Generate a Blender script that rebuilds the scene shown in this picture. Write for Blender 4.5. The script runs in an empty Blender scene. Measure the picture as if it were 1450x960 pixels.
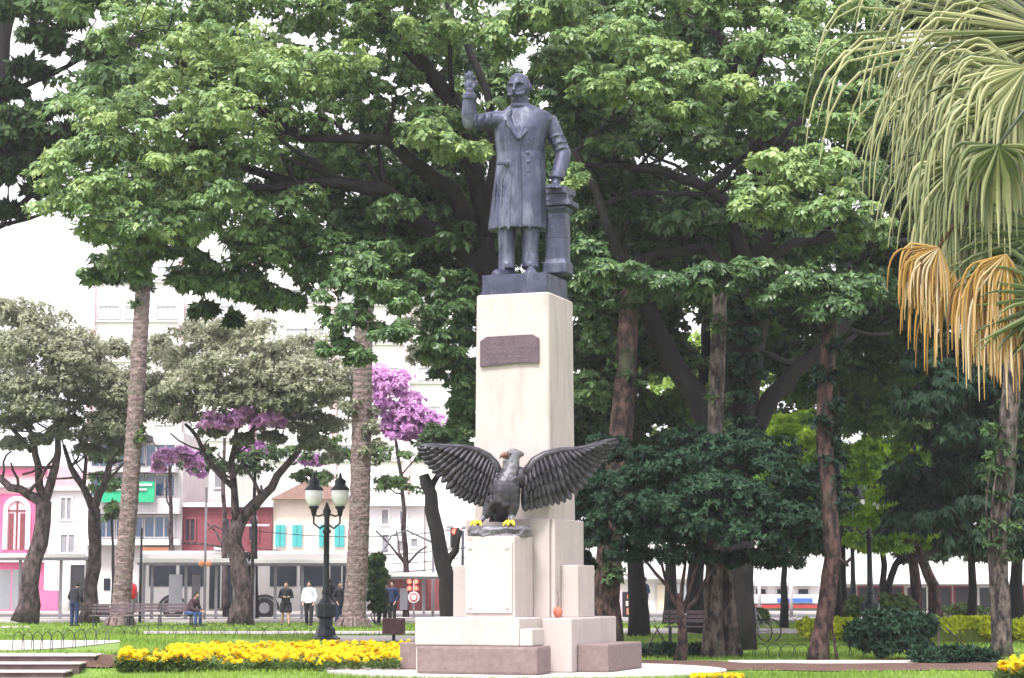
import bpy, bmesh, math, random
import numpy as np
from mathutils import Vector, Matrix, Euler
C = bpy.context.scene.collection
SC = bpy.context.scene
R = math.radians
rnd = random.Random(7)
# ---------------------------------------------------------------- camera
F = 2900.0            # focal length in pixels of the 1450 px wide photograph
EYE = 1.6
PITCH = math.atan(348.0 / F)
cam = bpy.data.cameras.new('camera'); camo = bpy.data.objects.new('camera', cam); C.objects.link(camo)
cam.sensor_width = 36.0; cam.lens = 36.0 * F / 1450.0; cam.clip_start = 0.5; cam.clip_end = 5000
camo.location = (0, 0, EYE); camo.rotation_euler = (R(90) + PITCH, 0, 0)
SC.camera = camo
# ---------------------------------------------------------------- sky, sun, exposure
w = bpy.data.worlds.new('World'); SC.world = w; w.use_nodes = True
wn = w.node_tree.nodes; wl = w.node_tree.links
for n in list(wn): wn.remove(n)
SUN_EL, SUN_AZ = R(58), R(205)     # azimuth clockwise from +Y (north)
sky = wn.new('ShaderNodeTexSky'); sky.sky_type = 'NISHITA'; sky.sun_disc = False
sky.sun_elevation = SUN_EL; sky.sun_rotation = SUN_AZ
sky.air_density = 1.0; sky.dust_density = 4.0; sky.ozone_density = 1.0
hs = wn.new('ShaderNodeHueSaturation'); hs.inputs['Saturation'].default_value = 0.12
mxs = wn.new('ShaderNodeMix'); mxs.data_type = 'RGBA'; mxs.inputs['Factor'].default_value = 0.65
mxs.inputs['B'].default_value = (8.2, 7.9, 8.6, 1)      # even pale cloud cover over the clear-sky model
bg = wn.new('ShaderNodeBackground'); bg.inputs['Strength'].default_value = 0.09
wo = wn.new('ShaderNodeOutputWorld')
wl.new(sky.outputs[0], hs.inputs['Color']); wl.new(hs.outputs[0], mxs.inputs['A'])
wl.new(mxs.outputs['Result'], bg.inputs['Color']); wl.new(bg.outputs[0], wo.inputs[0])
sl = bpy.data.lights.new('sun', 'SUN'); sl.energy = 1.5; sl.angle = R(14); sl.color = (1, .96, .92)
so = bpy.data.objects.new('sun', sl); C.objects.link(so)
sd = Vector((math.sin(SUN_AZ) * math.cos(SUN_EL), math.cos(SUN_AZ) * math.cos(SUN_EL), math.sin(SUN_EL)))
so.rotation_euler = sd.to_track_quat('Z', 'Y').to_euler(); so.location = (0, 0, 40)
SC.view_settings.view_transform = 'Standard'; SC.view_settings.look = 'None'
SC.view_settings.gamma = 1.0; SC.view_settings.exposure = 1.92
SC.cycles.max_bounces = 8; SC.cycles.diffuse_bounces = 4; SC.cycles.transmission_bounces = 4
SC.cycles.use_denoising = True
# ---------------------------------------------------------------- helpers
def P(px, py, Y):
    """the point at distance Y (metres ahead) seen at pixel px, py of the photograph"""
    x, z = (px - 725.0) / F, (480.0 - py) / F
    cy, sy = math.cos(PITCH), math.sin(PITCH)
    wy, wz = cy - z * sy, sy + z * cy
    return Vector((x / wy * Y, Y, EYE + wz / wy * Y))
def GY(py, z=0.0): return F * (EYE - z) / (py - 828.0)
def PX(px, Y): return P(px, 828, Y).x
ROOTM = {}
def tag(o, label=None, cat=None, group=None, kind=None):
    if label: o['label'] = label
    if cat: o['category'] = cat
    if group: o['group'] = group
    if kind: o['kind'] = kind
    return o
def thing(name, label, cat, loc=(0, 0, 0), rz=0.0, group=None):
    o = bpy.data.objects.new(name, None); C.objects.link(o); o.empty_display_size = .2
    o.location = loc; o.rotation_euler = (0, 0, rz)
    ROOTM[o] = (Matrix.Translation(Vector(loc)) @ Matrix.Rotation(rz, 4, 'Z')).inverted()
    return tag(o, label, cat, group)
def link_mesh(name, me, m, parent=None):
    o = bpy.data.objects.new(name, me); C.objects.link(o)
    if m is not None:
        for k in (m if isinstance(m, (list, tuple)) else [m]): me.materials.append(k)
    if parent is not None:
        o.parent = parent; ROOTM[o] = ROOTM[parent]
    return o
def copy_tree(o, parent=None):
    c = o.copy(); C.objects.link(c); c.parent = parent
    for ch in o.children: copy_tree(ch, c)
    return c
class MB:
    def __init__(s): s.v = []; s.f = []; s.mi = []
    def add(s, vs, fs, mi=0):
        b = len(s.v); s.v += [tuple(v) for v in vs]; s.f += [tuple(b + i for i in f) for f in fs]; s.mi += [mi] * len(fs); return s
    def box(s, a, b, mi=0, bev=0):
        (x0, y0, z0), (x1, y1, z1) = a, b
        return s.add([(x0,y0,z0),(x1,y0,z0),(x1,y1,z0),(x0,y1,z0),(x0,y0,z1),(x1,y0,z1),(x1,y1,z1),(x0,y1,z1)],
                     [(3,2,1,0),(4,5,6,7),(0,1,5,4),(1,2,6,5),(2,3,7,6),(3,0,4,7)], mi)
    def bbox(s, a, b, e=.02, mi=0, jit=0.0):
        """box with chamfered edges"""
        bm = bmesh.new(); bmesh.ops.create_cube(bm, size=1)
        for v in bm.verts:
            v.co = Vector([(a[i] + b[i]) / 2 + v.co[i] * abs(b[i] - a[i]) for i in range(3)])
        bmesh.ops.bevel(bm, geom=list(bm.edges), offset=e, segments=2, profile=.6, affect='EDGES')
        s.add([v.co + Vector((rnd.uniform(-jit, jit), rnd.uniform(-jit, jit), rnd.uniform(-jit, jit))) for v in bm.verts], [tuple(v.index for v in f.verts) for f in bm.faces], mi) if not bm.verts.index_update() else 0
        bm.free(); return s
    def loft(s, rings, mi=0, cap=True):
        n = len(rings[0]); b = []
        for r in rings: b += r
        fs = [(i*n+j, i*n+(j+1)%n, (i+1)*n+(j+1)%n, (i+1)*n+j) for i in range(len(rings)-1) for j in range(n)]
        if cap: fs += [tuple(reversed(range(n))), tuple((len(rings)-1)*n + j for j in range(n))]
        return s.add(b, fs, mi)
    def tube(s, pts, rad, n=8, mi=0, rough=0.0, rg=None):
        pts = [Vector(p) for p in pts]
        if not isinstance(rad, (list, tuple)): rad = [rad] * len(pts)
        rings = []; up = Vector((0, 0, 1)); prev = None
        for i, p in enumerate(pts):
            d = (pts[min(i+1, len(pts)-1)] - pts[max(i-1, 0)])
            if d.length < 1e-9: d = Vector((0, 0, 1))
            d.normalize()
            if prev is None:
                a = d.cross(Vector((0, 1, 0)) if abs(d.y) < .9 else Vector((1, 0, 0)))
            else:
                a = prev - d * prev.dot(d)
            a.normalize(); prev = a; b = d.cross(a)
            g = rg or rnd
            rings.append([p + (a * math.cos(t) + b * math.sin(t)) * rad[i] * (1 + (g.uniform(-rough, rough) if rough else 0))
                          for t in [2 * math.pi * j / n for j in range(n)]])
        return s.loft(rings, mi)
    def lathe(s, c, prof, n=16, mi=0):
        c = Vector(c)
        rings = [[c + Vector((r * math.cos(2*math.pi*j/n), r * math.sin(2*math.pi*j/n), z)) for j in range(n)] for r, z in prof]
        return s.loft(rings, mi)
    def ell(s, c, r, n=12, m=8, rot=None, mi=0):
        c = Vector(c); r = (r, r, r) if not isinstance(r, (list, tuple)) else r
        rings = []
        for i in range(m + 1):
            ph = -math.pi/2 + math.pi * (i + .001) / (m + .002)
            ring = []
            for j in range(n):
                t = 2*math.pi*j/n
                q = Vector((math.cos(ph)*math.cos(t)*r[0], math.cos(ph)*math.sin(t)*r[1], math.sin(ph)*r[2]))
                if rot: q = rot @ q
                ring.append(c + q)
            rings.append(ring)
        return s.loft(rings, mi)
    def build(s, name, m, parent=None, smooth=False, local=False):
        if parent is not None and not local:
            M = ROOTM[parent]; vs = [M @ Vector(v) for v in s.v]
        else: vs = s.v
        me = bpy.data.meshes.new(name); me.from_pydata([tuple(v) for v in vs], [], s.f)
        o = link_mesh(name, me, m, parent)
        if any(s.mi): me.polygons.foreach_set('material_index', s.mi)
        if smooth: me.polygons.foreach_set('use_smooth', [True] * len(me.polygons))
        me.update(); return o
def remesh(mb, name, m, parent, voxel=.02, smooth=2):
    """melt overlapping volumes into one continuous surface"""
    o = mb.build('tmp', None, parent)
    md = o.modifiers.new('r', 'REMESH'); md.mode = 'VOXEL'; md.voxel_size = voxel; md.use_smooth_shade = True
    if smooth:
        sm = o.modifiers.new('s', 'SMOOTH'); sm.iterations = smooth; sm.factor = .5
    dg = bpy.context.evaluated_depsgraph_get(); dg.update()
    me = bpy.data.meshes.new_from_object(o.evaluated_get(dg)); me.name = name
    old = o.data; bpy.data.objects.remove(o); bpy.data.meshes.remove(old)
    r = link_mesh(name, me, m, parent)
    me.polygons.foreach_set('use_smooth', [True] * len(me.polygons))
    return r
# ---------------------------------------------------------------- materials
def mat(name, c1, c2=None, rough=.8, scale=4.0, bump=.3, bdist=.02, bscale=None, metal=0.0, spec=.4, stretch=(1,1,1), c3=None, s3=.7, th3=(.5,.7), stretch3=None, emit=None, ramp=(.32,.68)):
    m = bpy.data.materials.new(name); m.use_nodes = True
    N = m.node_tree.nodes; L = m.node_tree.links; b = N['Principled BSDF']
    b.inputs['Roughness'].default_value = rough; b.inputs['Metallic'].default_value = metal
    b.inputs['Specular IOR Level'].default_value = spec
    tc = N.new('ShaderNodeTexCoord')
    def noise(sc, st, det=6):
        mp = N.new('ShaderNodeMapping'); mp.inputs['Scale'].default_value = st
        nz = N.new('ShaderNodeTexNoise'); nz.inputs['Scale'].default_value = sc; nz.inputs['Detail'].default_value = det
        nz.inputs['Roughness'].default_value = .65
        L.new(tc.outputs['Object'], mp.inputs[0]); L.new(mp.outputs[0], nz.inputs['Vector']); return nz
    col = None
    if c2 is None: b.inputs['Base Color'].default_value = (*c1, 1)
    else:
        nz = noise(scale, stretch); rp = N.new('ShaderNodeValToRGB')
        rp.color_ramp.elements[0].position = ramp[0]; rp.color_ramp.elements[0].color = (*c1, 1)
        rp.color_ramp.elements[1].position = ramp[1]; rp.color_ramp.elements[1].color = (*c2, 1)
        L.new(nz.outputs['Fac'], rp.inputs[0]); col = rp.outputs[0]
        if c3 is not None:
            n3 = noise(s3, stretch3 or stretch); r3 = N.new('ShaderNodeValToRGB')
            r3.color_ramp.elements[0].position = th3[0]; r3.color_ramp.elements[0].color = (0,0,0,1)
            r3.color_ramp.elements[1].position = th3[1]; r3.color_ramp.elements[1].color = (1,1,1,1)
            L.new(n3.outputs['Fac'], r3.inputs[0]); mx = N.new('ShaderNodeMix'); mx.data_type = 'RGBA'
            L.new(r3.outputs[0], mx.inputs['Factor']); L.new(col, mx.inputs['A']); mx.inputs['B'].default_value = (*c3, 1)
            col = mx.outputs['Result']
        L.new(col, b.inputs['Base Color'])
    if bump:
        nb = noise(bscale or scale * 4, stretch, 8); bp = N.new('ShaderNodeBump'); bp.inputs['Strength'].default_value = bump
        bp.inputs['Distance'].default_value = bdist; L.new(nb.outputs['Fac'], bp.inputs['Height']); L.new(bp.outputs[0], b.inputs['Normal'])
    if emit: b.inputs['Emission Color'].default_value = (*emit[0], 1); b.inputs['Emission Strength'].default_value = emit[1]
    return m
def leafmat(name, ca, cb, cc=None, rough=.42, spec=.5, transl=.28):
    """leaf colour runs from ca over cb to cc with the per-leaf attribute 'tint'"""
    m = bpy.data.materials.new(name); m.use_nodes = True
    N = m.node_tree.nodes; L = m.node_tree.links; b = N['Principled BSDF']
    at = N.new('ShaderNodeAttribute'); at.attribute_name = 'tint'
    rp = N.new('ShaderNodeValToRGB'); rp.color_ramp.elements[0].color = (*ca, 1); rp.color_ramp.elements[0].position = .1
    rp.color_ramp.elements[1].color = (*(cc or cb), 1); rp.color_ramp.elements[1].position = .95
    if cc: e = rp.color_ramp.elements.new(.55); e.color = (*cb, 1)
    L.new(at.outputs['Fac'], rp.inputs[0]); L.new(rp.outputs[0], b.inputs['Base Color'])
    b.inputs['Roughness'].default_value = rough; b.inputs['Specular IOR Level'].default_value = spec
    tr = N.new('ShaderNodeBsdfTranslucent'); hs = N.new('ShaderNodeHueSaturation'); hs.inputs['Hue'].default_value = .48; hs.inputs['Value'].default_value = 1.3
    L.new(rp.outputs[0], hs.inputs['Color']); L.new(hs.outputs[0], tr.inputs[0])
    mx = N.new('ShaderNodeMixShader'); mx.inputs[0].default_value = transl
    L.new(b.outputs[0], mx.inputs[1]); L.new(tr.outputs[0], mx.inputs[2]); L.new(mx.outputs[0], N['Material Output'].inputs[0])
    return m
M = {}
M['stone'] = mat('pale_granite', (.40,.345,.328), (.455,.40,.382), .75, 2.2, .25, .01, 30, stretch=(1,1,.7), c3=(.20,.17,.155), s3=1.5, th3=(.53,1.0), stretch3=(3,3,.4))
M['marble'] = mat('white_marble', (.41,.375,.36), (.475,.44,.42), .6, 2.0, .1, .005, 20)
M['dstone'] = mat('brown_granite', (.15,.108,.105), (.21,.158,.152), .8, 9, .3, .01, 60)
M['bronze'] = mat('bronze_patina_and_highlights', (.026,.028,.056), (.066,.070,.115), .48, 2.4, .5, .02, 9, metal=.35, c3=(.17,.18,.23), s3=2.6, th3=(.50,.76), stretch3=(1.6,1.6,.4))  # pale streaks paint highlights into the patina colour
M['eagle'] = mat('black_bronze', (.018,.017,.022), (.06,.055,.07), .4, 6, .4, .01, 25, metal=.3, c3=(.16,.15,.18), s3=5, th3=(.55,.8))
M['ehead'] = mat('grey_head_bronze', (.05,.048,.058), (.19,.185,.21), .5, 14, .5, .01, 40, metal=.2)
M['plaque'] = mat('plaque_bronze', (.075,.05,.065), (.13,.09,.11), .5, 8, .3, .005, 40, metal=.3)
M['plaque_text'] = mat('plaque_lettering', (.16,.12,.14), (.26,.20,.22), .45, 20, 0, metal=.3)
M['yellow'] = mat('yellow_claw_paint', (.75,.45,.02), (.85,.62,.04), .5, 20, 0)
M['beak'] = mat('red_brown_beak', (.12,.05,.045), (.2,.1,.09), .5, 20, 0)
M['pave'] = mat('pale_paving', (.38,.335,.325), (.50,.45,.44), .85, 1.2, .2, .01, 20)
M['riser'] = mat('dark_step_stone', (.055,.036,.034), (.10,.07,.065), .85, 3, .3, .01, 20)
M['path'] = mat('path_concrete', (.36,.325,.305), (.46,.42,.40), .9, 1.0, .2, .01, 15)
M['grass'] = mat('lawn', (.08,.15,.022), (.16,.25,.045), .95, .9, .5, .05, 14, c3=(.15,.12,.07), s3=.6, th3=(.54,.72))
M['soil'] = mat('reddish_soil', (.055,.026,.020), (.12,.065,.05), .95, 2.5, .6, .04, 14, c3=(.06,.085,.03), s3=1.2, th3=(.6,.75))
M['asphalt'] = mat('asphalt', (.045,.045,.048), (.07,.068,.07), .9, 1.5, .2, .01, 30)
M['bark'] = mat('grey_brown_bark', (.014,.010,.010), (.17,.135,.12), .9, 7, 1, .15, 9, ramp=(.42,.62), stretch=(1,1,.4), c3=(.07,.09,.05), s3=1.5, th3=(.55,.72))
M['bark_red'] = mat('reddish_bark', (.010,.006,.006), (.125,.068,.058), .9, 7, 1.0, .15, 9, ramp=(.42,.64), stretch=(1,1,.45), c3=(.07,.085,.045), s3=1.8, th3=(.55,.72))
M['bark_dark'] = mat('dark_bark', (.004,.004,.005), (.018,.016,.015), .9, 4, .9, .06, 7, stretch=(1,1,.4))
M['palmbark'] = mat('palm_trunk', (.10,.068,.068), (.29,.21,.205), .9, 5, ramp=(.40,.62), bump=1, bdist=.06, bscale=9, stretch=(1,1,2.2), c3=(.12,.13,.09), s3=1.2, th3=(.5,.75))
M['iron'] = mat('black_green_iron', (.014,.02,.024), (.03,.038,.042), .45, 6, .1, .01, metal=.4)
M['globe'] = mat('milk_glass', (.90,.87,.86), (.94,.92,.91), .25, 3, 0); M['globe'].node_tree.nodes['Principled BSDF'].inputs['Subsurface Weight'].default_value = .6; M['globe'].node_tree.nodes['Principled BSDF'].inputs['Subsurface Radius'].default_value = (.2, .2, .2)
M['maroon'] = mat('maroon_painted_wood', (.075,.03,.04), (.12,.055,.065), .6, 6, .2, .01)
M['benchwood'] = mat('weathered_bench_wood', (.08,.055,.065), (.15,.11,.12), .7, 6, .2, .01)
M['grey'] = mat('grey_metal', (.22,.21,.24), (.30,.29,.32), .5, 2, 0, metal=.2)
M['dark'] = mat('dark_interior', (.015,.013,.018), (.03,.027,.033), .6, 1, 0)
M['glass'] = mat('dark_glass', (.012,.015,.022), (.03,.035,.05), .2, .5, 0, spec=.25)
M['paleglass'] = mat('pale_glass_panel', (.50,.52,.60), (.60,.62,.68), .15, .7, 0, spec=.8)
M['bus'] = mat('silver_bus_paint', (.30,.285,.28), (.36,.34,.335), .35, .6, 0)
M['rubber'] = mat('tyre_rubber', (.012,.012,.013), (.02,.02,.02), .8, 5, 0)
M['white'] = mat('white_render', (.66,.63,.63), (.78,.75,.75), .8, .6, .1, .01)
M['pink'] = mat('pink_render', (.55,.10,.22), (.68,.16,.30), .8, .7, .15, .01)
M['palepink'] = mat('pale_pink_render', (.72,.45,.50), (.80,.56,.60), .8, .7, .1, .01)
M['brick'] = mat('maroon_wall', (.15,.035,.045), (.22,.06,.07), .85, 3, .3, .01)
M['cream'] = mat('cream_render', (.66,.55,.44), (.78,.68,.58), .8, .8, .1, .01)
M['teal'] = mat('teal_shutter', (.04,.30,.30), (.07,.38,.38), .6, 3, 0)
M['bluegl'] = mat('blue_window_glass', (.015,.05,.11), (.03,.09,.17), .12, .8, 0, spec=.8)
M['conc'] = mat('grey_concrete', (.42,.39,.40), (.52,.49,.49), .85, .8, .1, .01)
M['green'] = mat('green_banner', (.01,.30,.14), (.02,.42,.20), .5, 2, 0)
M['tile'] = mat('roof_tiles', (.22,.13,.11), (.32,.20,.17), .85, 4, .3, .02)
M['red'] = mat('red_paint', (.60,.02,.03), (.70,.04,.05), .4, 4, 0)
M['redlamp'] = mat('lit_red_lamp', (.7,.03,.02), None, .3, bump=0, emit=((1,.05,.03), 3))
M['orange'] = mat('orange_paint', (.65,.25,.12), (.7,.32,.18), .5, 4, 0)
M['blue'] = mat('blue_sign', (.03,.10,.42), (.05,.14,.5), .5, 4, 0)
M['clay'] = mat('clay_pot', (.36,.09,.06), (.5,.17,.12), .6, 10, .2, .01)
M['skin'] = mat('skin', (.38,.22,.17), (.45,.28,.21), .6, 6, 0)
for k, c in dict(black=(.012,.012,.016), navy=(.015,.025,.07), jeans=(.03,.06,.15), plum=(.045,.02,.03), shirt=(.62,.66,.78), hair=(.012,.009,.008)).items():
    M['c_' + k] = mat('cloth_' + k, c, tuple(min(1, x * 1.5) for x in c), .85, 8, .2, .01)
M['trunkcut'] = M['bark']
# leaves
M['lf_main'] = leafmat('canopy_leaf', (.045,.105,.034), (.175,.29,.105), (.38,.49,.18), .42, .6, .36)  # ramp runs from shaded to lit leaf tones, light put into the colour
M['lf_dark'] = leafmat('dark_leaf', (.007,.026,.014), (.022,.062,.030), (.06,.125,.05), .6, .25, .25)
M['lf_back'] = leafmat('backdrop_leaf', (.022,.05,.018), (.065,.125,.038), (.15,.24,.06), .6, .3)  # low albedo stands in for the shade on the back trees
M['lf_olive'] = leafmat('olive_leaf', (.06,.13,.03), (.15,.26,.05), (.26,.38,.09), .6, .3, .4)
M['lf_silver'] = leafmat('silver_leaf', (.13,.155,.095), (.27,.29,.19), (.38,.39,.28), .6, .3)
M['lf_lime'] = leafmat('lime_leaf', (.10,.24,.03), (.30,.52,.04), (.52,.68,.06), .5, .4, .4)
M['lf_hedge'] = leafmat('clipped_bush_leaf', (.05,.10,.02), (.10,.17,.04), (.18,.25,.07), .5, .4)
M['lf_yhedge'] = leafmat('yellow_hedge_leaf', (.25,.36,.015), (.52,.60,.03), (.70,.70,.06), .5, .4)
M['fl_purple'] = leafmat('purple_blossom', (.34,.14,.36), (.60,.32,.58), (.76,.54,.72), .7, .2, .4)
M['fl_yellow'] = leafmat('marigold_petal', (.50,.27,.0), (.72,.53,.0), (.84,.68,.01), .6, .2)
M['lf_palm'] = leafmat('palm_leaf', (.025,.045,.018), (.12,.15,.05), (.34,.34,.17), .38, .6, .2)
M['lf_deadpalm'] = leafmat('dead_palm_leaf', (.10,.05,.02), (.42,.25,.06), (.56,.46,.32), .6, .3, .3)
M['lf_grass'] = leafmat('grass_blade', (.10,.19,.022), (.19,.31,.04), (.28,.38,.07), .6, .3)
# ---------------------------------------------------------------- foliage
RN = np.random.RandomState(11)
def unit(a): return a / np.maximum(np.linalg.norm(a, axis=1, keepdims=True), 1e-9)
def leaf_mesh(name, P0, D, W, tint, m, parent, fold=.0, tri=False):
    """one rhombic leaf per row: base P0, length vector D, half-width vector W"""
    n = len(P0)
    if parent is not None:
        Mx = np.array(ROOTM[parent]); P0 = P0 @ Mx[:3, :3].T + Mx[:3, 3]; D = D @ Mx[:3, :3].T; W = W @ Mx[:3, :3].T
    if tri:
        V = np.empty((n, 3, 3)); V[:, 0] = P0 + D * .15 + W; V[:, 1] = P0 + D; V[:, 2] = P0 - W * .8
        me = bpy.data.meshes.new(name); me.vertices.add(n * 3); me.vertices.foreach_set('co', V.reshape(-1))
        me.loops.add(n * 3); me.loops.foreach_set('vertex_index', np.arange(n * 3, dtype=np.int32)); me.polygons.add(n)
        me.polygons.foreach_set('loop_start', np.arange(0, n * 3, 3, dtype=np.int32)); me.polygons.foreach_set('loop_total', np.full(n, 3, dtype=np.int32))
        a = me.attributes.new('tint', 'FLOAT', 'FACE'); a.data.foreach_set('value', np.clip(tint, 0, 1).astype(np.float32))
        me.update(calc_edges=True); return link_mesh(name, me, m, parent)
    V = np.empty((n, 4, 3)); mid = P0 + D * .45; up = unit(np.cross(D, W)) * fold * np.linalg.norm(W, axis=1, keepdims=True)
    V[:, 0] = P0; V[:, 1] = mid + W + up; V[:, 2] = P0 + D; V[:, 3] = mid - W + up
    me = bpy.data.meshes.new(name); me.vertices.add(n * 4); me.vertices.foreach_set('co', V.reshape(-1))
    me.loops.add(n * 4); me.loops.foreach_set('vertex_index', np.arange(n * 4, dtype=np.int32))
    me.polygons.add(n); me.polygons.foreach_set('loop_start', np.arange(0, n * 4, 4, dtype=np.int32))
    me.polygons.foreach_set('loop_total', np.full(n, 4, dtype=np.int32))
    a = me.attributes.new('tint', 'FLOAT', 'FACE'); a.data.foreach_set('value', np.clip(tint, 0, 1).astype(np.float32))
    me.update(calc_edges=True)
    return link_mesh(name, me, m, parent)
def sprays(clumps, dens=1.0, sub=14, subr=.38, per=26, k=6, L=.17, wd=.24, droop=.55, up=-.25, fill=.25):
    """clumps: (centre, (rx,ry,rz), tint). Each is a mound made of smaller tufts, each tuft of drooping leaf sprays."""
    Ps, Ds, Ws, Ts = [], [], [], []
    for c, r, t in clumps:
        c = np.array(c, float); r = np.array(r, float)
        ns = max(3, int(sub * dens))
        d = unit(RN.normal(size=(ns * 3, 3))); d = d[d[:, 2] > up][:ns]
        ns = len(d); rad = np.where(RN.rand(ns) < fill, RN.uniform(.2, .7, ns), RN.uniform(.72, 1.0, ns))
        sc = c + d * r * rad[:, None]
        sr = subr * RN.uniform(.6, 1.25, ns)
        st = t + RN.normal(0, .10, ns)
        n = per
        e = unit(RN.normal(size=(ns * n, 3))); e[:, 2] = np.where(e[:, 2] < -.35, -e[:, 2], e[:, 2])
        idx = np.repeat(np.arange(ns), n)
        rr = (r.mean() * sr[idx])[:, None] * np.array([1, 1, .62]) * RN.uniform(.55, 1.05, ns * n)[:, None]
        p = sc[idx] + e * rr
        # leaves
        pk = np.repeat(p, k, axis=0); ek = np.repeat(e, k, axis=0); tk = np.repeat(st[idx] + RN.normal(0, .12, ns * n), k)
        a = RN.normal(size=pk.shape); a = a - ek * (a * ek).sum(1)[:, None]; a = unit(a)
        D = unit(a * .85 + ek * .35 + np.array([0, 0, -droop])) 
        nrm = unit(ek + np.array([0, 0, .8]) + RN.normal(0, .25, pk.shape))
        W = unit(np.cross(D, nrm)); Ln = L * np.repeat(RN.uniform(.7, 1.25, ns * n), k)[:, None] * RN.uniform(.55, 1.3, len(pk))[:, None]
        Ps.append(pk + a * L * .08); Ds.append(D * Ln); Ws.append(W * Ln * wd); Ts.append(tk + RN.normal(0, .06, len(pk)))
    return np.concatenate(Ps), np.concatenate(Ds), np.concatenate(Ws), np.concatenate(Ts)
def crown(name, clumps, m, parent, far=None, farkw=None, **kw):
    a = sprays(clumps, **kw)
    if far: b = sprays(far, **{**kw, **farkw}); a = [np.concatenate(q) for q in zip(a, b)]
    t_ = m is not M['lf_main']
    if t_: a = list(a); a[2] = a[2] * 1.25
    return leaf_mesh(name, *a, m, parent, fold=.35, tri=t_)
def cl(px, py, Y, rx, rz, t=.5, ry=None):
    """clump from picture position and picture radii (px) at distance Y"""
    s = Y / F; c = P(px, py, Y)
    return (tuple(c), (rx * s, (ry if ry else rx * s), rz * s), t)  # in tree crowns low t paints shaded foliage, high t lit pads
def fillc(x0, x1, y0, y1, Y0, Y1, n, rx, rz, t, seed, jt=.12):
    g = random.Random(seed); o = []
    for _ in range(n):
        s = g.uniform(.7, 1.3)
        o.append(cl(g.uniform(x0, x1), g.uniform(y0, y1), g.uniform(Y0, Y1), rx * s, rz * s, t + g.uniform(-jt, jt)))
    return o
def wob(pts, g, amp):
    """subdivide and roughen a limb path"""
    out = [Vector(pts[0])]
    for a, b in zip(pts, pts[1:]):
        a = Vector(a); b = Vector(b); n = max(2, int((b - a).length / .7))
        for i in range(1, n + 1):
            q = a.lerp(b, i / n)
            if i < n: q += Vector((g.uniform(-amp, amp), g.uniform(-amp, amp), g.uniform(-amp, amp)))
            out.append(q)
    return out
def limb(mb, pts, r0, r1, n=10, seed=1, amp=.05, rough=.10, twigs=0, flare=0.0):
    g = random.Random(seed); q = wob(pts, g, amp); m = len(q)
    rad = [r0 + (r1 - r0) * (i / (m - 1)) for i in range(m)]
    if flare:
        rad[0] *= 1 + flare; rad[1] *= 1 + flare * .35
    mb.tube(q, rad, n, rough=rough, rg=g)
    for _ in range(twigs):
        i = g.randrange(max(1, m // 3), m); a = q[i]; d = Vector((g.uniform(-1, 1), g.uniform(-1, 1), g.uniform(-.2, .9))).normalized()
        l = g.uniform(.8, 2.2); b = a + d * l * .5 + Vector((0, 0, g.uniform(-.1, .2))); c = a + d * l + Vector((g.uniform(-.3, .3), 0, g.uniform(-.3, .5)))
        mb.tube(wob([a, b, c], g, .06), [rad[i] * .45 * (1 - .8 * t / 8) for t in range(20)][:len(wob([a, b, c], random.Random(1), .06))], 6)
def PL(pts, Y, dy=None): return [P(x, y, Y + (dy[i] if dy else 0)) for i, (x, y) in enumerate(pts)]
def tree(name, label, group, base, limbs, mbark, clumps=None, mleaf=None, cat='tree', branchname='branch', crownname='crown', **kw):
    """limbs[0] is the trunk, the others are branches: (points, r0, r1, opts)"""
    t = thing(name, label, cat, base, 0, group)
    for i, (pts, r0, r1, o) in enumerate(limbs):
        mb = MB(); limb(mb, pts, r0, r1, seed=hash_(label) + i, **o)
        mb.build('trunk' if i == 0 else branchname, mbark, t, smooth=True)
    if clumps: crown(crownname, clumps, mleaf, t, **kw)
    return t
def hash_(s): return sum((i + 1) * ord(ch) for i, ch in enumerate(s)) % 9973
# ---------------------------------------------------------------- ground
def sstep(a, b, x):
    t = min(1, max(0, (x - a) / (b - a))); return t * t * (3 - 2 * t)
def gz(x, y):
    """low mound on the left, reached by the steps"""
    a = 1 - sstep(-7.6, -5.0, x) if y < 50 else 1 - sstep(-7.6, -2.0, x)
    near = sstep(35.9, 37.2, y) if x > -7.9 else (1.0 if y >= 37.0 else 0.0)
    return .36 * a * near * (1 - sstep(47, 62, y))
def grid_sheet(name, m, xs, ys, off=0.0, kind='structure', thick=0):
    vs = []; fs = []; nx = len(xs)
    for y in ys:
        for x in xs: vs.append((x, y, gz(x, y) + off))
    for j in range(len(ys) - 1):
        for i in range(nx - 1): fs.append((j*nx+i, j*nx+i+1, (j+1)*nx+i+1, (j+1)*nx+i))
    me = bpy.data.meshes.new(name); me.from_pydata(vs, [], fs); o = link_mesh(name, me, m)
    me.polygons.foreach_set('use_smooth', [True] * len(me.polygons)); o['kind'] = kind; return o
xs = [-800, -300, -150, -60] + [-40 + .5 * i for i in range(161)] + [60, 150, 300, 800]
ys = [-60, -20, 10, 25, 32] + [34 + .4 * i for i in range(20)] + [42 + .8 * i for i in range(30)] + [70, 80, 86, 100, 150, 300, 600, 1000]
xs = sorted(set(xs + [-7.9, -7.89])); ys = sorted(set([y for y in ys if not 36.95 < y < 37.05] + [36.99, 37.01]))
grid_sheet('ground', M['grass'], xs, ys)
def ground_at(px, py, off=0.0):
    Y = 33.0
    while Y < 130:
        if P(px, py, Y).z <= gz(PX(px, Y), Y) + off: return Y
        Y += .03
    return GY(py)
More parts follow.
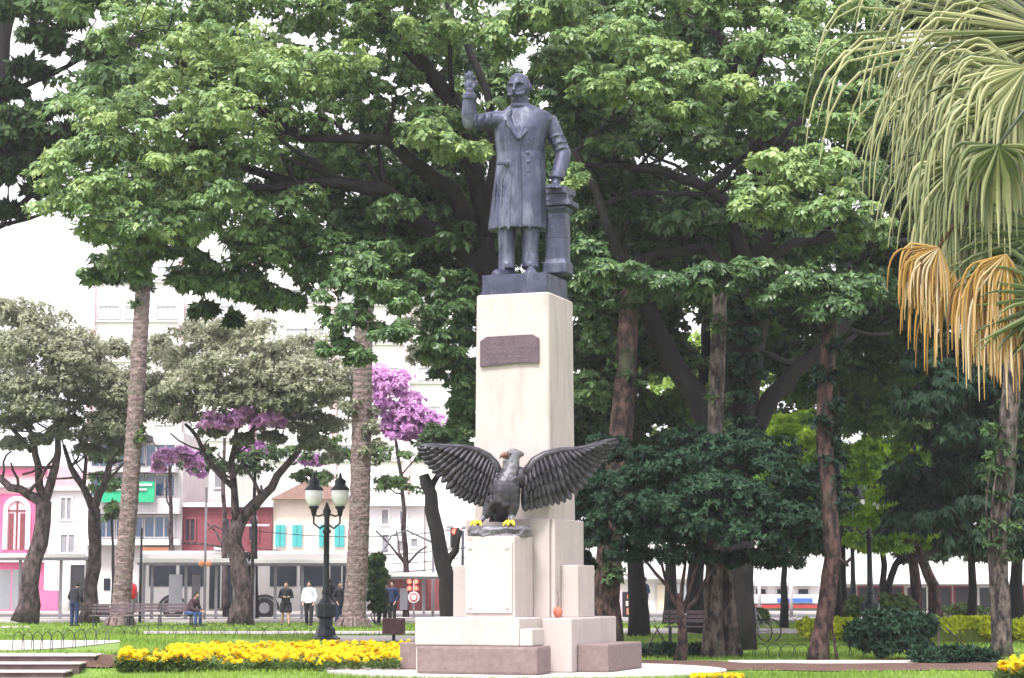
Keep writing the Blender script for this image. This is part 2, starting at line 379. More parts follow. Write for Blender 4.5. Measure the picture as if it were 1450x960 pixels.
def path_sheet(name, m, pts_near, pts_far, off):
    """ribbon between two rows of picture points laid on the ground"""
    vs = []; n = len(pts_near); K = 6
    def g(px, py):
        Y = ground_at(px, py, off); return PX(px, Y), Y
    A = [g(*p) for p in pts_near]; B = [g(*p) for p in pts_far]; fs = []
    for (a, b) in zip(A, B):
        for k in range(K + 1):
            x = a[0] + (b[0] - a[0]) * k / K; y = a[1] + (b[1] - a[1]) * k / K; vs.append((x, y, gz(x, y) + off))
    for i in range(n - 1):
        for k in range(K): fs.append((i*(K+1)+k, (i+1)*(K+1)+k, (i+1)*(K+1)+k+1, i*(K+1)+k+1))
    me = bpy.data.meshes.new(name); me.from_pydata(vs, [], fs); o = link_mesh(name, me, m); o['kind'] = 'structure'; return o
def lin(x0, x1, n, f): return [(x0 + (x1 - x0) * i / (n - 1), f(x0 + (x1 - x0) * i / (n - 1))) for i in range(n)]
path_sheet('path', M['path'], lin(-300, 172, 14, lambda x: 921 - 12 * max(0, (x - 20) / 152) ** 1.5), lin(-300, 174, 14, lambda x: 906.5), .012)
path_sheet('path', M['path'], lin(-200, 45, 6, lambda x: 889), lin(-200, 42, 6, lambda x: 886), .012)
path_sheet('path', M['path'], lin(205, 600, 10, lambda x: 897.5 + .0 * x), lin(205, 600, 10, lambda x: 893.6), .012)
path_sheet('path', M['path'], lin(470, 640, 8, lambda x: 908), lin(455, 640, 8, lambda x: 900), .016)
path_sheet('path', M['path'], lin(830, 1700, 12, lambda x: 897), lin(830, 1700, 12, lambda x: 890), .012)
path_sheet('path', M['path'], lin(1030, 1400, 16, lambda x: 939.5 + .6 * math.sin(x / 60)), lin(1030, 1400, 16, lambda x: 934.5), .012)
path_sheet('soil_strip', M['soil'], lin(860, 1800, 20, lambda x: 949.5 + 1.2 * math.sin(x / 45)), lin(860, 1800, 20, lambda x: 939.0 - (4 if x < 1040 or x > 1390 else 0) + .5 * math.sin(x / 30)), .022)
path_sheet('soil_patch', M['soil'], lin(95, 275, 24, lambda x: 945 - 6 * max(0, (x - 150)) / 125), lin(95, 290, 24, lambda x: 927 + 8 * max(0, (x - 180) / 110)), .03)
# street
def slab(name, m, x0, x1, y0, y1, z0, z1, kind='structure'):
    o = MB().box((x0, y0, z0), (x1, y1, z1)).build(name, m); o['kind'] = kind; return o
slab('pavement', M['path'], -200, 200, 86.5, 94.5, -.3, .12)
slab('kerb', M['conc'], -200, 200, 94.5, 94.75, -.3, .13)
slab('road', M['asphalt'], -200, 200, 94.8, 112, -.3, .01)
slab('pavement', M['path'], -200, 200, 112, 116.5, -.3, .13)
# steps and forecourt at the left edge
slab('forecourt', M['pave'], -20, -7.55, 30, 35.55, -.3, .015)
for i, (y0, z) in enumerate(((35.6, .13), (36.15, .25), (36.7, .37))):
    st = thing('stone_step', ['lowest dark stone step with pale tread at the left edge', 'middle dark stone step with pale tread at the left edge', 'topmost dark stone step below the pale path at the left'][i], 'step', (-12, y0, 0), 0, 'steps up to the left path')
    MB().bbox((-20, y0, -.2), (-7.7 + .15 * i, y0 + 1.2 if i == 2 else y0 + .9, z - .03), .01).build('riser', M['riser'], st)
    MB().bbox((-20, y0 - .03, z - .03), (-7.66 + .15 * i, y0 + (.9 if i == 2 else .53), z), .008).build('tread', M['pave'], st)
# round paved skirt under the monument
MX, MY, TH = PX(744, 38.67), 38.67, R(20)
def MU(u, v, z=0): return Vector((MX + u * math.cos(TH) + v * math.sin(TH), MY - u * math.sin(TH) + v * math.cos(TH), z))
ring = MB(); n = 40
ring.loft([[MU(3.75 * math.cos(t), 3.6 * math.sin(t), z) for t in [2*math.pi*j/n for j in range(n)]] for z in (-.1, .045)])
ring.build('monument_apron', M['pave'])['kind'] = 'structure'
# ---------------------------------------------------------------- monument
mon = thing('monument_pedestal', 'tall pale granite pedestal with stepped base and bronze plaque, carrying the standing bronze man', 'monument', (MX, MY, 0), -TH)
def zt(py, v, u=0): return P(744, py, MY - u * math.sin(TH) + v * math.cos(TH)).z
def blk(name, u0, u1, v0, v1, z0, z1, m, e=.02, parent=None):
    return MB().bbox((u0, v0, z0), (u1, v1, z1), e).build(name, m, parent or mon, local=True)
Z0 = .045
zb = zt(875, -1.36, .4); zd = zt(913, -1.6, .8); ztier = zt(735, -.87); zsh = zt(413, -.72, .72)
blk('base_block', -1.36, 1.36, -1.36, 1.36, Z0, zb, M['stone'], .03)
blk('front_base_block', -1.17, .80, -2.56, -1.363, zd + .003, zt(875, -2.56), M['stone'], .025)
blk('front_base_corner', .803, 1.04, -2.56, -1.9, zd + .003, zt(890, -2.56), M['stone'], .025)
blk('front_base_core', -1.17, .95, -2.50, -1.363, Z0, zd, M['stone'], .01)
blk('plinth_slab', -1.12, 1.14, -2.60, -1.83, Z0, zd - .004, M['dstone'], .05)
blk('plinth_slab', 1.363, 1.95, -1.07, 1.07, Z0, zd, M['dstone'], .03)
blk('plinth_slab', -2.1, -1.363, -1.07, 1.07, Z0, zd, M['dstone'], .03)
blk('plinth_slab', -1.07, 1.07, 1.363, 1.95, Z0, zd, M['dstone'], .03)
blk('tier_core', -.80, .80, -.80, .80, zb, ztier - .03, M['stone'], .01)
blk('tier_front_slab', -.87, .775, -.87, -.803, zb, ztier, M['stone'], .015)
blk('tier_side_slab', .803, .87, -.83, .87, zb, ztier, M['stone'], .015)
blk('tier_side_slab', -.87, -.803, -.80, .87, zb, ztier, M['stone'], .015)
blk('tier_top_slab', -.80, .80, -.80, .80, ztier - .03, ztier - .004, M['stone'], .008)
zbt = zt(800, -.45, 1.0)
blk('side_buttress', .873, 1.20, -.5, .5, zb, zbt, M['stone'], .02)
blk('side_buttress', -1.26, -.873, -.5, .5, zb, zbt, M['stone'], .02)
# shaft, slightly tapered
sh = MB(); rings = []
for z, h in ((ztier - .02, .745), (ztier + .6, .74), (zsh - .03, .72), (zsh, .70)):
    q = .025; rings.append([Vector(p + (z,)) for p in ((-h+q,-h),(h-q,-h),(h,-h+q),(h,h-q),(h-q,h),(-h+q,h),(-h,h-q),(-h,-h+q))])
sh.loft(rings); sh.build('shaft', M['stone'], mon, local=True)
# plaque with clipped upper corners
pz0, pz1 = zt(518, -.74), zt(475, -.74); pu0, pu1 = -.62, .54; pc = (pz1 - pz0) / 2
poly = [(pu0, pz0), (pu0 + .3, pz0 + .02), (pu1 - .35, pz0 + .05), (pu1, pz0 + .03), (pu1, pz1 - .07), (pu1 - .13, pz1), (pu0 + .13, pz1 - .01), (pu0, pz1 - .09)]
pl = MB(); a = [(x, -.745, z) for x, z in poly]; b = [(x, -.785, z) for x, z in poly]; n = len(poly)
pl.add(a + b, [tuple(range(n - 1, -1, -1)), tuple(range(n, 2*n))] + [(i, (i+1) % n, n + (i+1) % n, n + i) for i in range(n)])
plq = pl.build('plaque', M['plaque'], mon, local=True)
tx = MB(); g = random.Random(4)
for row in range(5):
    z = pz1 - .10 - row * .092; u = pu0 + (.10 if row else .2) + g.uniform(0, .05); ue = pu1 - (.10 if row else .22)
    while u < ue:
        wl_ = g.choice((.10, .14, .19, .24)); e = min(ue, u + wl_)
        while u < e:
            k = g.random(); cw = .026
            if k < .35: tx.box((u, -.795, z - .045), (u + .008, -.784, z)); tx.box((u, -.795, z - .008), (u + cw, -.784, z))
            elif k < .7: tx.box((u, -.795, z - .045), (u + .008, -.784, z)); tx.box((u + cw - .008, -.795, z - .045), (u + cw, -.784, z)); tx.box((u, -.795, z - .026), (u + cw, -.784, z - .018))
            else: tx.box((u + .009, -.795, z - .045), (u + .017, -.784, z)); tx.box((u, -.795, z - .045), (u + cw, -.784, z - .037))
            u += .034
        u += .035
    if row < 4: tx.box((pu0 + .07, -.789, z - .066), (pu1 - .07, -.784, z - .062))
tx.build('lettering', M['plaque_text'], plq, local=True)
# eagle pedestal with marble slab and four rosettes
zet = zt(759, -1.89)
ep = blk('eagle_block', -.475, .475, -1.89, -.905, zb - .001, zet, M['stone'], .025)
sz0, sz1 = zt(868, -1.92), zt(768, -1.92)
sb = MB().bbox((-.46, -1.925, sz0), (.43, -1.892, sz1), .01).build('marble_slab', M['marble'], mon, local=True)
for u in (-.37, .34):
    for z in (sz0 + .10, sz1 - .10):
        mb = MB(); q = Matrix.Rotation(R(90), 3, 'X')
        mb.ell((u, -1.93, z), (.045, .014, .045), 12, 6); mb.build('rosette', M['stone'], sb, smooth=True, local=True)
# small clay pot on the base
pt = MU(.98, -1.0, zb)
pot = thing('clay_pot', 'small reddish clay pot on the granite base in front of the right buttress', 'pot', pt)
MB().lathe(pt, [(.03, 0), (.055, .02), (.085, .09), (.08, .15), (.05, .18), (.055, .20), (.04, .2)], 14).build('pot_body', M['clay'], pot, smooth=True)
mb = MB(); mb.tube([pt + Vector((.0, 0, .19)), pt + Vector((.01, 0, .34)), pt + Vector((-.01, .0, .5))], [.008, .006, .004], 5); mb.build('thin_stick', M['bark'], pot)  # thin dark stick rising above the pot
# ---------------------------------------------------------------- bronze man
SY = 38.62
def S(px, py, d=0.0): return P(px, py, SY + d)
st = thing('man_statue', 'dark bronze statue of a moustached man in long coat, one arm raised, atop the pedestal', 'statue', (MX, MY, zsh))
def blks(name, h, z0, z1, m, parent):
    vs = [MU(-h, -h), MU(h, -h), MU(h, h), MU(-h, h)]
    mb = MB(); q = [Vector((v.x, v.y, z)) for z in (z0, z1) for v in vs]
    mb.add(q, [(3,2,1,0),(4,5,6,7),(0,1,5,4),(1,2,6,5),(2,3,7,6),(3,0,4,7)]); return mb.build(name, m, parent)
zpl = zt(389, -.5)
blks('statue_plinth', .635, zsh + .001, zpl, M['bronze'], st)
blks('plinth_foot', .66, zsh + .0005, zsh + .06, M['bronze'], st)
fig = MB()
YAW = R(-14)
def ering(cx, cy, rx, ry, d=0.0, n=56, fold=0.0, ph=0.0, flat=0.0):
    c = S(cx, cy, d); out = []
    for j in range(n):
        t = 2 * math.pi * j / n
        k = 1 + fold * (math.sin(7 * t + ph) * .6 + math.sin(13 * t + ph * 2) * .4)
        sx, sy_ = math.cos(t), math.sin(t)
        e = 1 - flat * .12 * (abs(math.sin(2 * t)))
        x, y = sx * rx * 1.035 * k / 75, sy_ * ry * k / 75
        out.append(c + Vector((x * math.cos(YAW) - y * math.sin(YAW), x * math.sin(YAW) + y * math.cos(YAW), 0)))
    return out
# frock coat from hem to collar
fig.loft([ering(732, 326, 40.5, 31, 0, fold=.022, ph=.5), ering(732, 318, 40.5, 31, 0, fold=.022, ph=.55), ering(734, 290, 38.5, 29, 0, fold=.02, ph=.8),
          ering(736, 258, 36.5, 26, 0, fold=.015, ph=1), ering(737, 232, 34.5, 24, 0, fold=.015, ph=1.2), ering(737, 218, 34, 23.5, 0, fold=.01),
          ering(737, 200, 36, 25, -.02), ering(738, 184, 38.5, 25, -.02), ering(740, 172, 42, 23, .0), ering(741, 163, 40, 20, 0), ering(740, 156, 28, 17, 0), ering(738, 150, 17, 14, 0)])
fig.tube([S(738, 164, 0), S(736, 140, -.02)], [.19, .165], 16)                    # neck
# head as a displaced ball
hc = S(735.5, 125, -.03); hx, hy, hz_ = .222, .265, .295
hr = Matrix.Rotation(R(-20), 3, 'Z') @ Matrix.Rotation(R(11), 3, 'X')
def G(a, b, s): return math.exp(-((a[0]-b[0])**2 + (a[1]-b[1])**2) / (2 * s * s))
rings = []; n, m_ = 72, 56
for i in range(m_ + 1):
    ph = -math.pi/2 + math.pi * (i + .001) / (m_ + .002); ring = []
    for j in range(n):
        t = 2 * math.pi * j / n
        d = Vector((math.cos(ph)*math.cos(t), math.cos(ph)*math.sin(t), math.sin(ph)))
        q = Vector((d.x * hx, d.y * hy, d.z * hz_))
        if d.z < -.1: q.x *= 1 - .30 * (-d.z - .1); q.y *= 1 - (.0 if d.y < 0 else .45) * (-d.z - .1)
        if d.y < 0:
            a = (q.x / .225, q.z / .29); k = 0
            k += .02 * G(a, (0, .28), .2)
            for s_ in (-1, 1):
                k -= .050 * G(a, (s_ * .36, .08), .14)                      # eye sockets
                k += .016 * G(a, (s_ * .36, .07), .06)                     # eyeballs
                k += .020 * G(a, (s_ * .50, -.15), .18)   # cheek
            k += .05 * G(a, (0, -.80), .2)
            q.y -= k
        ring.append(hc + hr @ q)
    rings.append(ring)
fig.loft(rings)
for s_ in (-1, 1):
    e = hc + hr @ Vector((s_ * .225, .02, -.01)); fig.ell(e, (.03, .055, .085), 10, 8, rot=hr)
H = lambda x, y, z: hc + hr @ Vector((x, y, z))
fig.tube([H(0, -.25, .085), H(0, -.295, .02), H(0, -.335, -.045), H(0, -.30, -.075)], [.022, .028, .042, .03], 8)      # nose
for s_ in (-1, 1):
    fig.tube([H(s_ * .02, -.262, .085), H(s_ * .09, -.258, .10), H(s_ * .165, -.19, .075)], [.022, .028, .018], 7)     # brow
    fig.ell(H(s_ * .03, -.30, -.06), (.022, .022, .018), 6, 4)
    fig.tube([H(s_ * .005, -.30, -.10), H(s_ * .06, -.295, -.125), H(s_ * .115, -.265, -.13), H(s_ * .165, -.225, -.10), H(s_ * .18, -.20, -.085)], [.028, .040, .034, .020, .010], 8)  # moustache
fig.tube([H(-.05, -.262, -.165), H(0, -.275, -.17), H(.05, -.262, -.165)], [.012, .02, .012], 6)                       # lip
fig.ell(H(0, -.19, -.235), (.10, .075, .065), 12, 8); fig.ell(H(0, -.05, -.20), (.175, .17, .09), 14, 8)                                                                     # chin
# hair fringe round the back of the head
fig.tube([hc + hr @ Vector((.235 * math.cos(a), .02 + .27 * math.sin(a), -.02 - .04 * math.sin(a))) for a in [R(x) for x in range(20, 165, 12)]], .022, 8)
# wing collar, cravat
fig.tube([S(737.5, 151, -.02) + Vector((.18 * math.cos(a), .19 * math.sin(a), .012 * math.sin(a))) for a in [R(x) for x in range(0, 361, 20)]], .045, 8)

# lapels
def plate(pts, th):
    """thick plate from picture points (px, py, depth)"""
    a = [S(x, y, d) for x, y, d in pts]; b = [S(x, y, d + th) for x, y, d in pts]; n = len(pts)
    fig.add(a + b, [tuple(range(n)), tuple(range(2*n-1, n-1, -1))] + [(i, n + i, n + (i+1) % n, (i+1) % n) for i in range(n)])
plate([(725, 155, -.20), (716, 160, -.31), (711, 170, -.36), (719, 171, -.40), (717, 176, -.41), (733, 198, -.42), (737, 193, -.41), (727, 178, -.38), (723, 165, -.30)], .10)
plate([(748, 152, -.16), (757, 160, -.24), (761, 169, -.29), (752, 171, -.34), (755, 177, -.34), (737, 197, -.42), (731, 197, -.42), (740, 180, -.38), (746, 164, -.28)], .10)
# front edge of the coat, pocket flaps, seams, buttons
fig.tube([S(734, 196, -.36), S(736, 230, -.35), S(737, 270, -.37), S(737, 322, -.44)], [.02, .02, .022, .028], 6)
for x, y, d in ((712, 228, -.33), (757, 228, -.25)): plate([(x-9, y, d-.06), (x+8, y, d-.02), (x+8, y+6, d-.02), (x-9, y+6, d-.06)], .14)
for i in range(4):
    for x, d in ((724, -.37), (748, -.34)): fig.ell(S(x, 203 + i * 13, d), .02, 8, 6)
# hem pleats
for x, d in ((700, -.20), (709, -.32), (721, -.40), (751, -.38), (761, -.28), (769, -.12)):
    fig.tube([S(x + 3, 240, d * .8), S(x, 285, d * .95), S(x - 1, 325, d * .98)], [.008, .022, .030], 7)
# raised arm: sleeve, cuff, hand
sR = S(706, 170, 0); eR = S(666, 172, -.12); wR = S(665.5, 138, -.25)
fig.tube([S(714, 172, 0), sR, S(690, 171, -.03), S(675, 173.5, -.08), eR], [.2, .185, .165, .15, .145], 20)
fig.tube([eR, S(664.5, 160, -.18), S(664.5, 146, -.22), wR], [.16, .15, .135, .125], 20)
fig.ell(eR + Vector((0, 0, -.01)), .155, 16, 10)
for t in (.3, .55, .8): c = sR.lerp(eR, t); fig.tube([c + Vector((.02, -.14, .12)), c + Vector((-.015, -.17, 0)), c + Vector((.02, -.13, -.13))], .022, 6)
fig.tube([S(665, 140, -.24), S(665.5, 133, -.25)], [.148, .145], 20)
fig.tube([S(665.5, 134, -.25), S(665.5, 126, -.26)], [.09, .085], 14)            # wrist
fig.ell(S(665.5, 120, -.27), (.115, .06, .125), 14, 10)                          # palm
for i, (x, y1, y2, b) in enumerate(((659.5, 108, 103, .02), (664, 106.5, 99.5, .0), (668.5, 107, 101, .03), (672.5, 110, 107, .09))):
    fig.tube([S(x + (665.5 - x) * .3, 117, -.28), S(x, 112, -.29), S(x, y1, -.31 - b * .4), S(x + .3, y2 + b * 20, -.31 - b)], [.036, .034, .032, .024], 8)
fig.tube([S(671, 124, -.29), S(675, 119.5, -.33), S(674.5, 114, -.37)], [.042, .038, .028], 8)   # thumb
# lowered arm resting on the books
sL = S(778, 174, .02); eL = S(798, 218, -.02); wL = S(789.5, 250, -.16)
fig.tube([S(768, 172, 0), sL, S(786, 192, .02), eL], [.19, .185, .165, .15], 20)
fig.ell(eL, .152, 14, 10); fig.tube([eL, S(794, 235, -.09), wL], [.152, .145, .125], 18)
fig.tube([S(790, 246, -.15), S(788.5, 254, -.17)], [.142, .142], 18)
for t in (.5, .72, .9): c = sL.lerp(eL, t); fig.tube([c + Vector((-.13, -.1, -.02)), c + Vector((.0, -.17, .03)), c + Vector((.14, -.08, .05))], .02, 6)
fig.tube([S(788.5, 252, -.17), S(787, 261, -.2)], [.085, .08], 12)
fig.ell(S(786, 263.5, -.24), (.12, .13, .055), 14, 8)
for i, (x0, x1, l) in enumerate(((780, 777.5, .16), (784, 783, .21), (788, 788.5, .2), (792, 793.5, .16))):
    fig.tube([S(x0, 263, -.30), S(x0 * .5 + x1 * .5, 263, -.30 - l * .55), S(x1, 266, -.30 - l)], [.034, .031, .023], 8)
fig.tube([S(780, 263, -.2), S(775.5, 264, -.27), S(774.5, 266.5, -.33)], [.036, .033, .025], 8)
# trousers and shoes
for x0, x1, y0, yb, d in ((718, 717.5, 320, 381, -.06), (751, 751, 320, 379, -.12)):
    fig.tube([S(x0, y0, d), S(x0, 340, d - .01), S(x0 - .5, 360, d), S(x1, 374, d - .01), S(x1, yb + 1, d - .02)], [.185, .17, .155, .165, .17], 20)
    fig.tube([S(x0 - 8, 372, d - .12), S(x0, 374, d - .17), S(x0 + 8, 371, d - .1)], .03, 6)
    fig.tube([S(x0 - 3, 330, d - .16), S(x0 - 1, 350, d - .15), S(x0 - 2, 370, d - .15)], [.02, .025, .02], 6)
zp = zpl
def shoe(ax, ay, tipx, tipy, w):
    a = Vector((ax, ay, zp)); b = Vector((tipx, tipy, zp)); dv = (b - a).normalized(); sd_ = Vector((-dv.y, dv.x, 0)); rr = []
    L_ = (b - a).length
    for t, hw, hh in ((-.28, .5, .1), (-.2, .8, .2), (0, .9, .25), (.3, .95, .2), (.6, 1.05, .15), (.85, .9, .12), (1.0, .5, .07)):
        c = a + dv * L_ * t; rr.append([c + sd_ * w * hw * math.cos(q) + Vector((0, 0, max(0, math.sin(q)) * hh + (-.02 if math.sin(q) < 0 else 0))) for q in [2*math.pi*k/14 for k in range(14)]])
    fig.loft(rr)
fa = S(720, 386, -.02); fb = S(699, 388, -.36); shoe(fa.x, fa.y, fb.x, fb.y, .13)
fa = S(752, 386, -.08); fb = S(752, 388, -.50); shoe(fa.x, fa.y, fb.x, fb.y, .125)
figo = remesh(fig, 'figure', M['bronze'], st, .016, 1)
# support column with books
def orect(mb, c, hw, hd, z0, z1, yaw=-TH, e=.0):
    vs = [c + Vector((x * math.cos(yaw) - y * math.sin(yaw), x * math.sin(yaw) + y * math.cos(yaw), 0)) for x, y in ((-hw,-hd),(hw,-hd),(hw,hd),(-hw,hd))]
    q = [Vector((v.x, v.y, z)) for z in (z0, z1) for v in vs]
    mb.add(q, [(3,2,1,0),(4,5,6,7),(0,1,5,4),(1,2,6,5),(2,3,7,6),(3,0,4,7)])
colm = MB(); cc = S(790, 388, .12); cb = Vector((cc.x, cc.y, 0)); zc0 = zpl; z_ = lambda py: S(790, py, .12).z
def orect(mb, c, hw, hd, z0, z1, yaw=-TH, e=.0):
    vs = [c + Vector((x * math.cos(yaw) - y * math.sin(yaw), x * math.sin(yaw) + y * math.cos(yaw), 0)) for x, y in ((-hw,-hd),(hw,-hd),(hw,hd),(-hw,hd))]
    q = [Vector((v.x, v.y, z)) for z in (z0, z1) for v in vs]
    mb.add(q, [(3,2,1,0),(4,5,6,7),(0,1,5,4),(1,2,6,5),(2,3,7,6),(3,0,4,7)])
for h_, a_, b_ in ((.235, 389, 374), (.215, 375, 371), (.19, 372, 300), (.21, 302, 298), (.235, 299, 294)): orect(colm, cb, h_, h_, z_(a_) , z_(b_))
co = remesh(colm, 'support_column', M['bronze'], st, .02, 1)
b = MB(); orect(b, cb + Vector((.02, -.02, 0)), .31, .27, z_(293.5), z_(287)); b.build('book', M['bronze'], st)
b = MB(); orect(b, cb + Vector((-.02, -.03, 0)), .27, .25, z_(286.8), z_(278), -TH + .12); b.build('book', M['bronze'], st)
b = MB(); orect(b, cb + Vector((-.03, -.06, 0)), .29, .26, z_(277.8), z_(269), -TH - .1); b.build('book', M['bronze'], st)
# ribbon band carved round the column
b = MB(); orect(b, cb, .198, .198, z_(338), z_(334)); orect(b, cb, .196, .196, z_(310), z_(307)); b.build('carved_band', M['bronze'], co)
# ---------------------------------------------------------------- bronze eagle
EYc = MY - 1.45 * math.cos(TH)
def E(px, py, d=0.0): return P(px, py, EYc + d)
eb = MU(0, -1.4, zet)
eg = thing('eagle_statue', 'black bronze eagle with spread wings and yellow claws on the front block of the monument', 'statue', (eb.x, eb.y, zet))
# rock base
rk = MB(); ec = E(703, 752, 0); g = random.Random(3)
rings = []
for z, k in ((zet - .002, 1.0), (zet + .05, 1.0), (zet + .12, 1.03), (zet + .17, .97), (zet + .195, .7), (zet + .2, .1)):
    rings.append([Vector((eb.x - .02 + k * .56 * math.copysign(abs(math.cos(t)) ** .6, math.cos(t)) + g.uniform(-.03, .03), eb.y + k * .42 * math.copysign(abs(math.sin(t)) ** .6, math.sin(t)) + g.uniform(-.03, .03), z + (g.uniform(-.02, .03) if .1 < z - zet < .19 else 0))) for t in [2*math.pi*j/26 for j in range(26)]])
rk.loft(rings); rk.build('rock_base', M['ehead'], eg)
bd = MB()
bd.tube([E(708, 735, .25), E(710, 722, .12), E(714, 702, .0), E(717, 684, -.02), E(721, 670, -.03), E(727, 655, -.02), E(728, 647, -.02)], [.10, .20, .27, .25, .17, .115, .105], 20)
bd.ell(E(715, 695, -.06), (.29, .26, .36), 18, 12)
bd.ell(E(700, 662+14, .02), (.16, .14, .2), 12, 8); bd.ell(E(737, 676, .04), (.17, .14, .2), 12, 8)
# thighs
bd.tube([E(700, 708, -.02), E(692, 722, -.05), E(686, 733, -.08)], [.17, .12, .06], 14)
bd.tube([E(724, 704, -.1), E(726, 720, -.12), E(725, 732, -.14)], [.17, .12, .06], 14)
# scale-like breast feathers
for i in range(90):
    a = g.uniform(-1.2, 1.2); t = g.uniform(0, 1); c = E(714 + 9 * (t - .5) * -1 + a * 17, 676 + t * 40, -.27 * math.cos(a * .8)); bd.ell(c, (.035, .03, .055), 6, 4)
remesh(bd, 'body', M['eagle'], eg, .016, 1)
hd = MB(); hc = E(727.5, 644, -.03)
hd.ell(hc, (.14, .105, .115), 16, 10); hd.tube([hc + Vector((0, 0, -.02)), E(727, 656, -.03), E(721, 672, -.06), E(716, 682, -.1)], [.11, .115, .15, .17], 16)
hd.tube([E(718, 640.5, -.06), E(728, 638.5, -.08), E(738, 640.5, -.05)], [.03, .045, .03], 8); hd.ell(E(738, 643, 0), (.06, .06, .05), 8, 6)
for i in range(60): hd.ell(E(722 + g.uniform(-9, 9), 652 + g.uniform(0, 30), -.12), (.03, .03, .05), 6, 4)
ho = remesh(hd, 'head', M['ehead'], eg, .014, 1)
bk = MB(); bk.tube([E(719, 644.5, -.06), E(713, 643.5, -.08), E(709.5, 646, -.09), E(707.6, 649.5, -.09)], [.06, .048, .03, .006], 10); bk.tube([E(718, 648.5, -.06), E(712, 648, -.08)], [.035, .012], 8)
bk.build('beak', M['beak'], ho, smooth=True)
ey = MB(); ey.ell(E(722.5, 642.5, -.13), .018, 8, 6); ey.build('eye', M['dark'], ho, smooth=True)
# legs and claws
for (x0, y0, x1, y1, d) in ((686, 731, 677, 742, -.10), (725, 730, 723.5, 742, -.20)):
    lg = MB(); lg.tube([E(x0, y0, d + .02), E((x0 + x1) / 2, (y0 + y1) / 2, d), E(x1, y1, d - .02)], [.055, .045, .045], 10)
    lo = lg.build('leg', M['ehead'], eg, smooth=True)
    for k in range(4):
        a = R(-150 + 40 * k) if k < 3 else R(80); c = E(x1, y1, d - .02); tp = Vector((math.cos(a) * .14, math.sin(a) * .14, 0))
        cw = MB(); zf = zet + .235; c.z = zf
        cw.tube([c, c + tp * .6 + Vector((0, 0, .025)), c + tp + Vector((0, 0, -.01)), c + tp * 1.2 + Vector((0, 0, -.055))], [.04, .036, .028, .006], 8)
        cw.build('claw', M['yellow'], lo, smooth=True)
tl = MB()
for i in range(7): x = -3 + i; tl.tube([E(708 + x * 1, 712, .25), E(706 + x * 3, 728, .38), E(706 + x * 4, 739, .42)], [.04, .05, .02], 6)
tl.build('tail', M['eagle'], eg, smooth=True)
def feather(root, tip, w, nrm, parent, curve=.06, m=None):
    """bowed blade with a raised quill and rounded tip"""
    d = tip - root; Ln = d.length; d.normalize(); s = d.cross(nrm).normalized(); n_ = s.cross(d).normalized()
    rings = []
    for t, k in ((0, .45), (.15, .8), (.4, 1.0), (.7, 1.0), (.86, .85), (.95, .55), (1.0, .15)):
        c = root + d * Ln * t + n_ * curve * Ln * (4 * t * (1 - t)) + Vector((0, 0, -.05 * Ln * t * t))
        hw = w * k; rings.append([c - s * hw - n_ * .010, c - s * hw * .3 + n_ * .004, c + n_ * .016, c + s * hw * .3 + n_ * .004, c + s * hw + n_ * .004, c + s * hw * .9 - n_ * .008])
    mb = MB(); mb.loft(rings); return mb.build('feather', m or M['eagle'], parent, smooth=True)
def interp(pts, t):
    n = len(pts) - 1; i = min(n - 1, int(t * n)); f = t * n - i
    return tuple(pts[i][k] + (pts[i+1][k] - pts[i][k]) * f for k in range(len(pts[0])))
def wing(bone, tips, side):
    """bone and tips are (px, py, depth) rows from shoulder to wing tip"""
    w = MB(); bp = [E(*interp(bone, t / 14)) for t in range(15)]
    w.tube(bp, [.10 - .075 * (i / 14) for i in range(15)], 10)
    # flesh of the wing near the bone
    for i in range(14):
        a, b2 = bp[i], bp[i + 1]; dn = Vector((-.04 * side, .03, -.22 + .12 * i / 14))
        vs = [a, b2, b2 + dn, a + dn]; w.add(vs + [v + Vector((0, .05, 0)) for v in vs], [(0,1,2,3),(7,6,5,4),(3,2,6,7),(0,4,5,1)])
    wo_ = w.build('wing', M['eagle'], eg, smooth=True)
    n = 20; nrm = Vector((0, -1, .25)).normalized()
    for i in range(n):
        t = i / (n - 1); rt = E(*interp(bone, .02 + .66 * t)) + Vector((0, .05, -.04)); tp = E(*interp(tips, t))
        feather(rt, tp, .092, nrm, wo_, .03)
    for row, (fr, wd, dy, nn) in enumerate(((.78, .064, -.03, 20), (.55, .054, -.055, 18), (.32, .042, -.08, 16))):
        for i in range(nn):
            t = (i + .5 * (row % 2)) / (nn - .5); rt = E(*interp(bone, .02 + .78 * t)) + Vector((0, dy + .03, -.02)); tp = rt.lerp(E(*interp(tips, t)), fr) + Vector((0, dy - .02, 0))
            feather(rt, tp, wd, nrm, wo_, .05)
    return wo_
wing([(744, 672, 0), (757, 653, .02), (772, 644, .05), (794, 638.5, .1), (812, 637, .14), (830, 633.5, .18), (850, 627, .22), (873, 621.5, .28)],
     [(744, 722, .05), (758, 719, .08), (768, 716, .1), (781, 713, .12), (795, 711, .14), (808, 705, .16), (822, 694, .2), (832, 683, .22), (842, 668, .25), (853, 656, .28), (861, 645, .3), (868, 634, .3), (876, 622, .3)], 1)
wing([(706, 672, 0), (700, 657, -.02), (691, 646.5, -.04), (676, 638.5, -.08), (658, 633.5, -.12), (636, 631.5, -.15), (612, 631, -.18), (594, 631.5, -.2)],
     [(702, 720, .02), (692, 722, .0), (684, 716, -.02), (674, 713, -.05), (661, 709, -.08), (650, 703, -.1), (641, 698, -.12), (631, 689, -.14), (620, 673, -.16), (610, 665, -.18), (602, 654, -.19), (594, 642, -.2), (590, 632, -.2)], -1)
# ---------------------------------------------------------------- trees
g = random.Random(21)
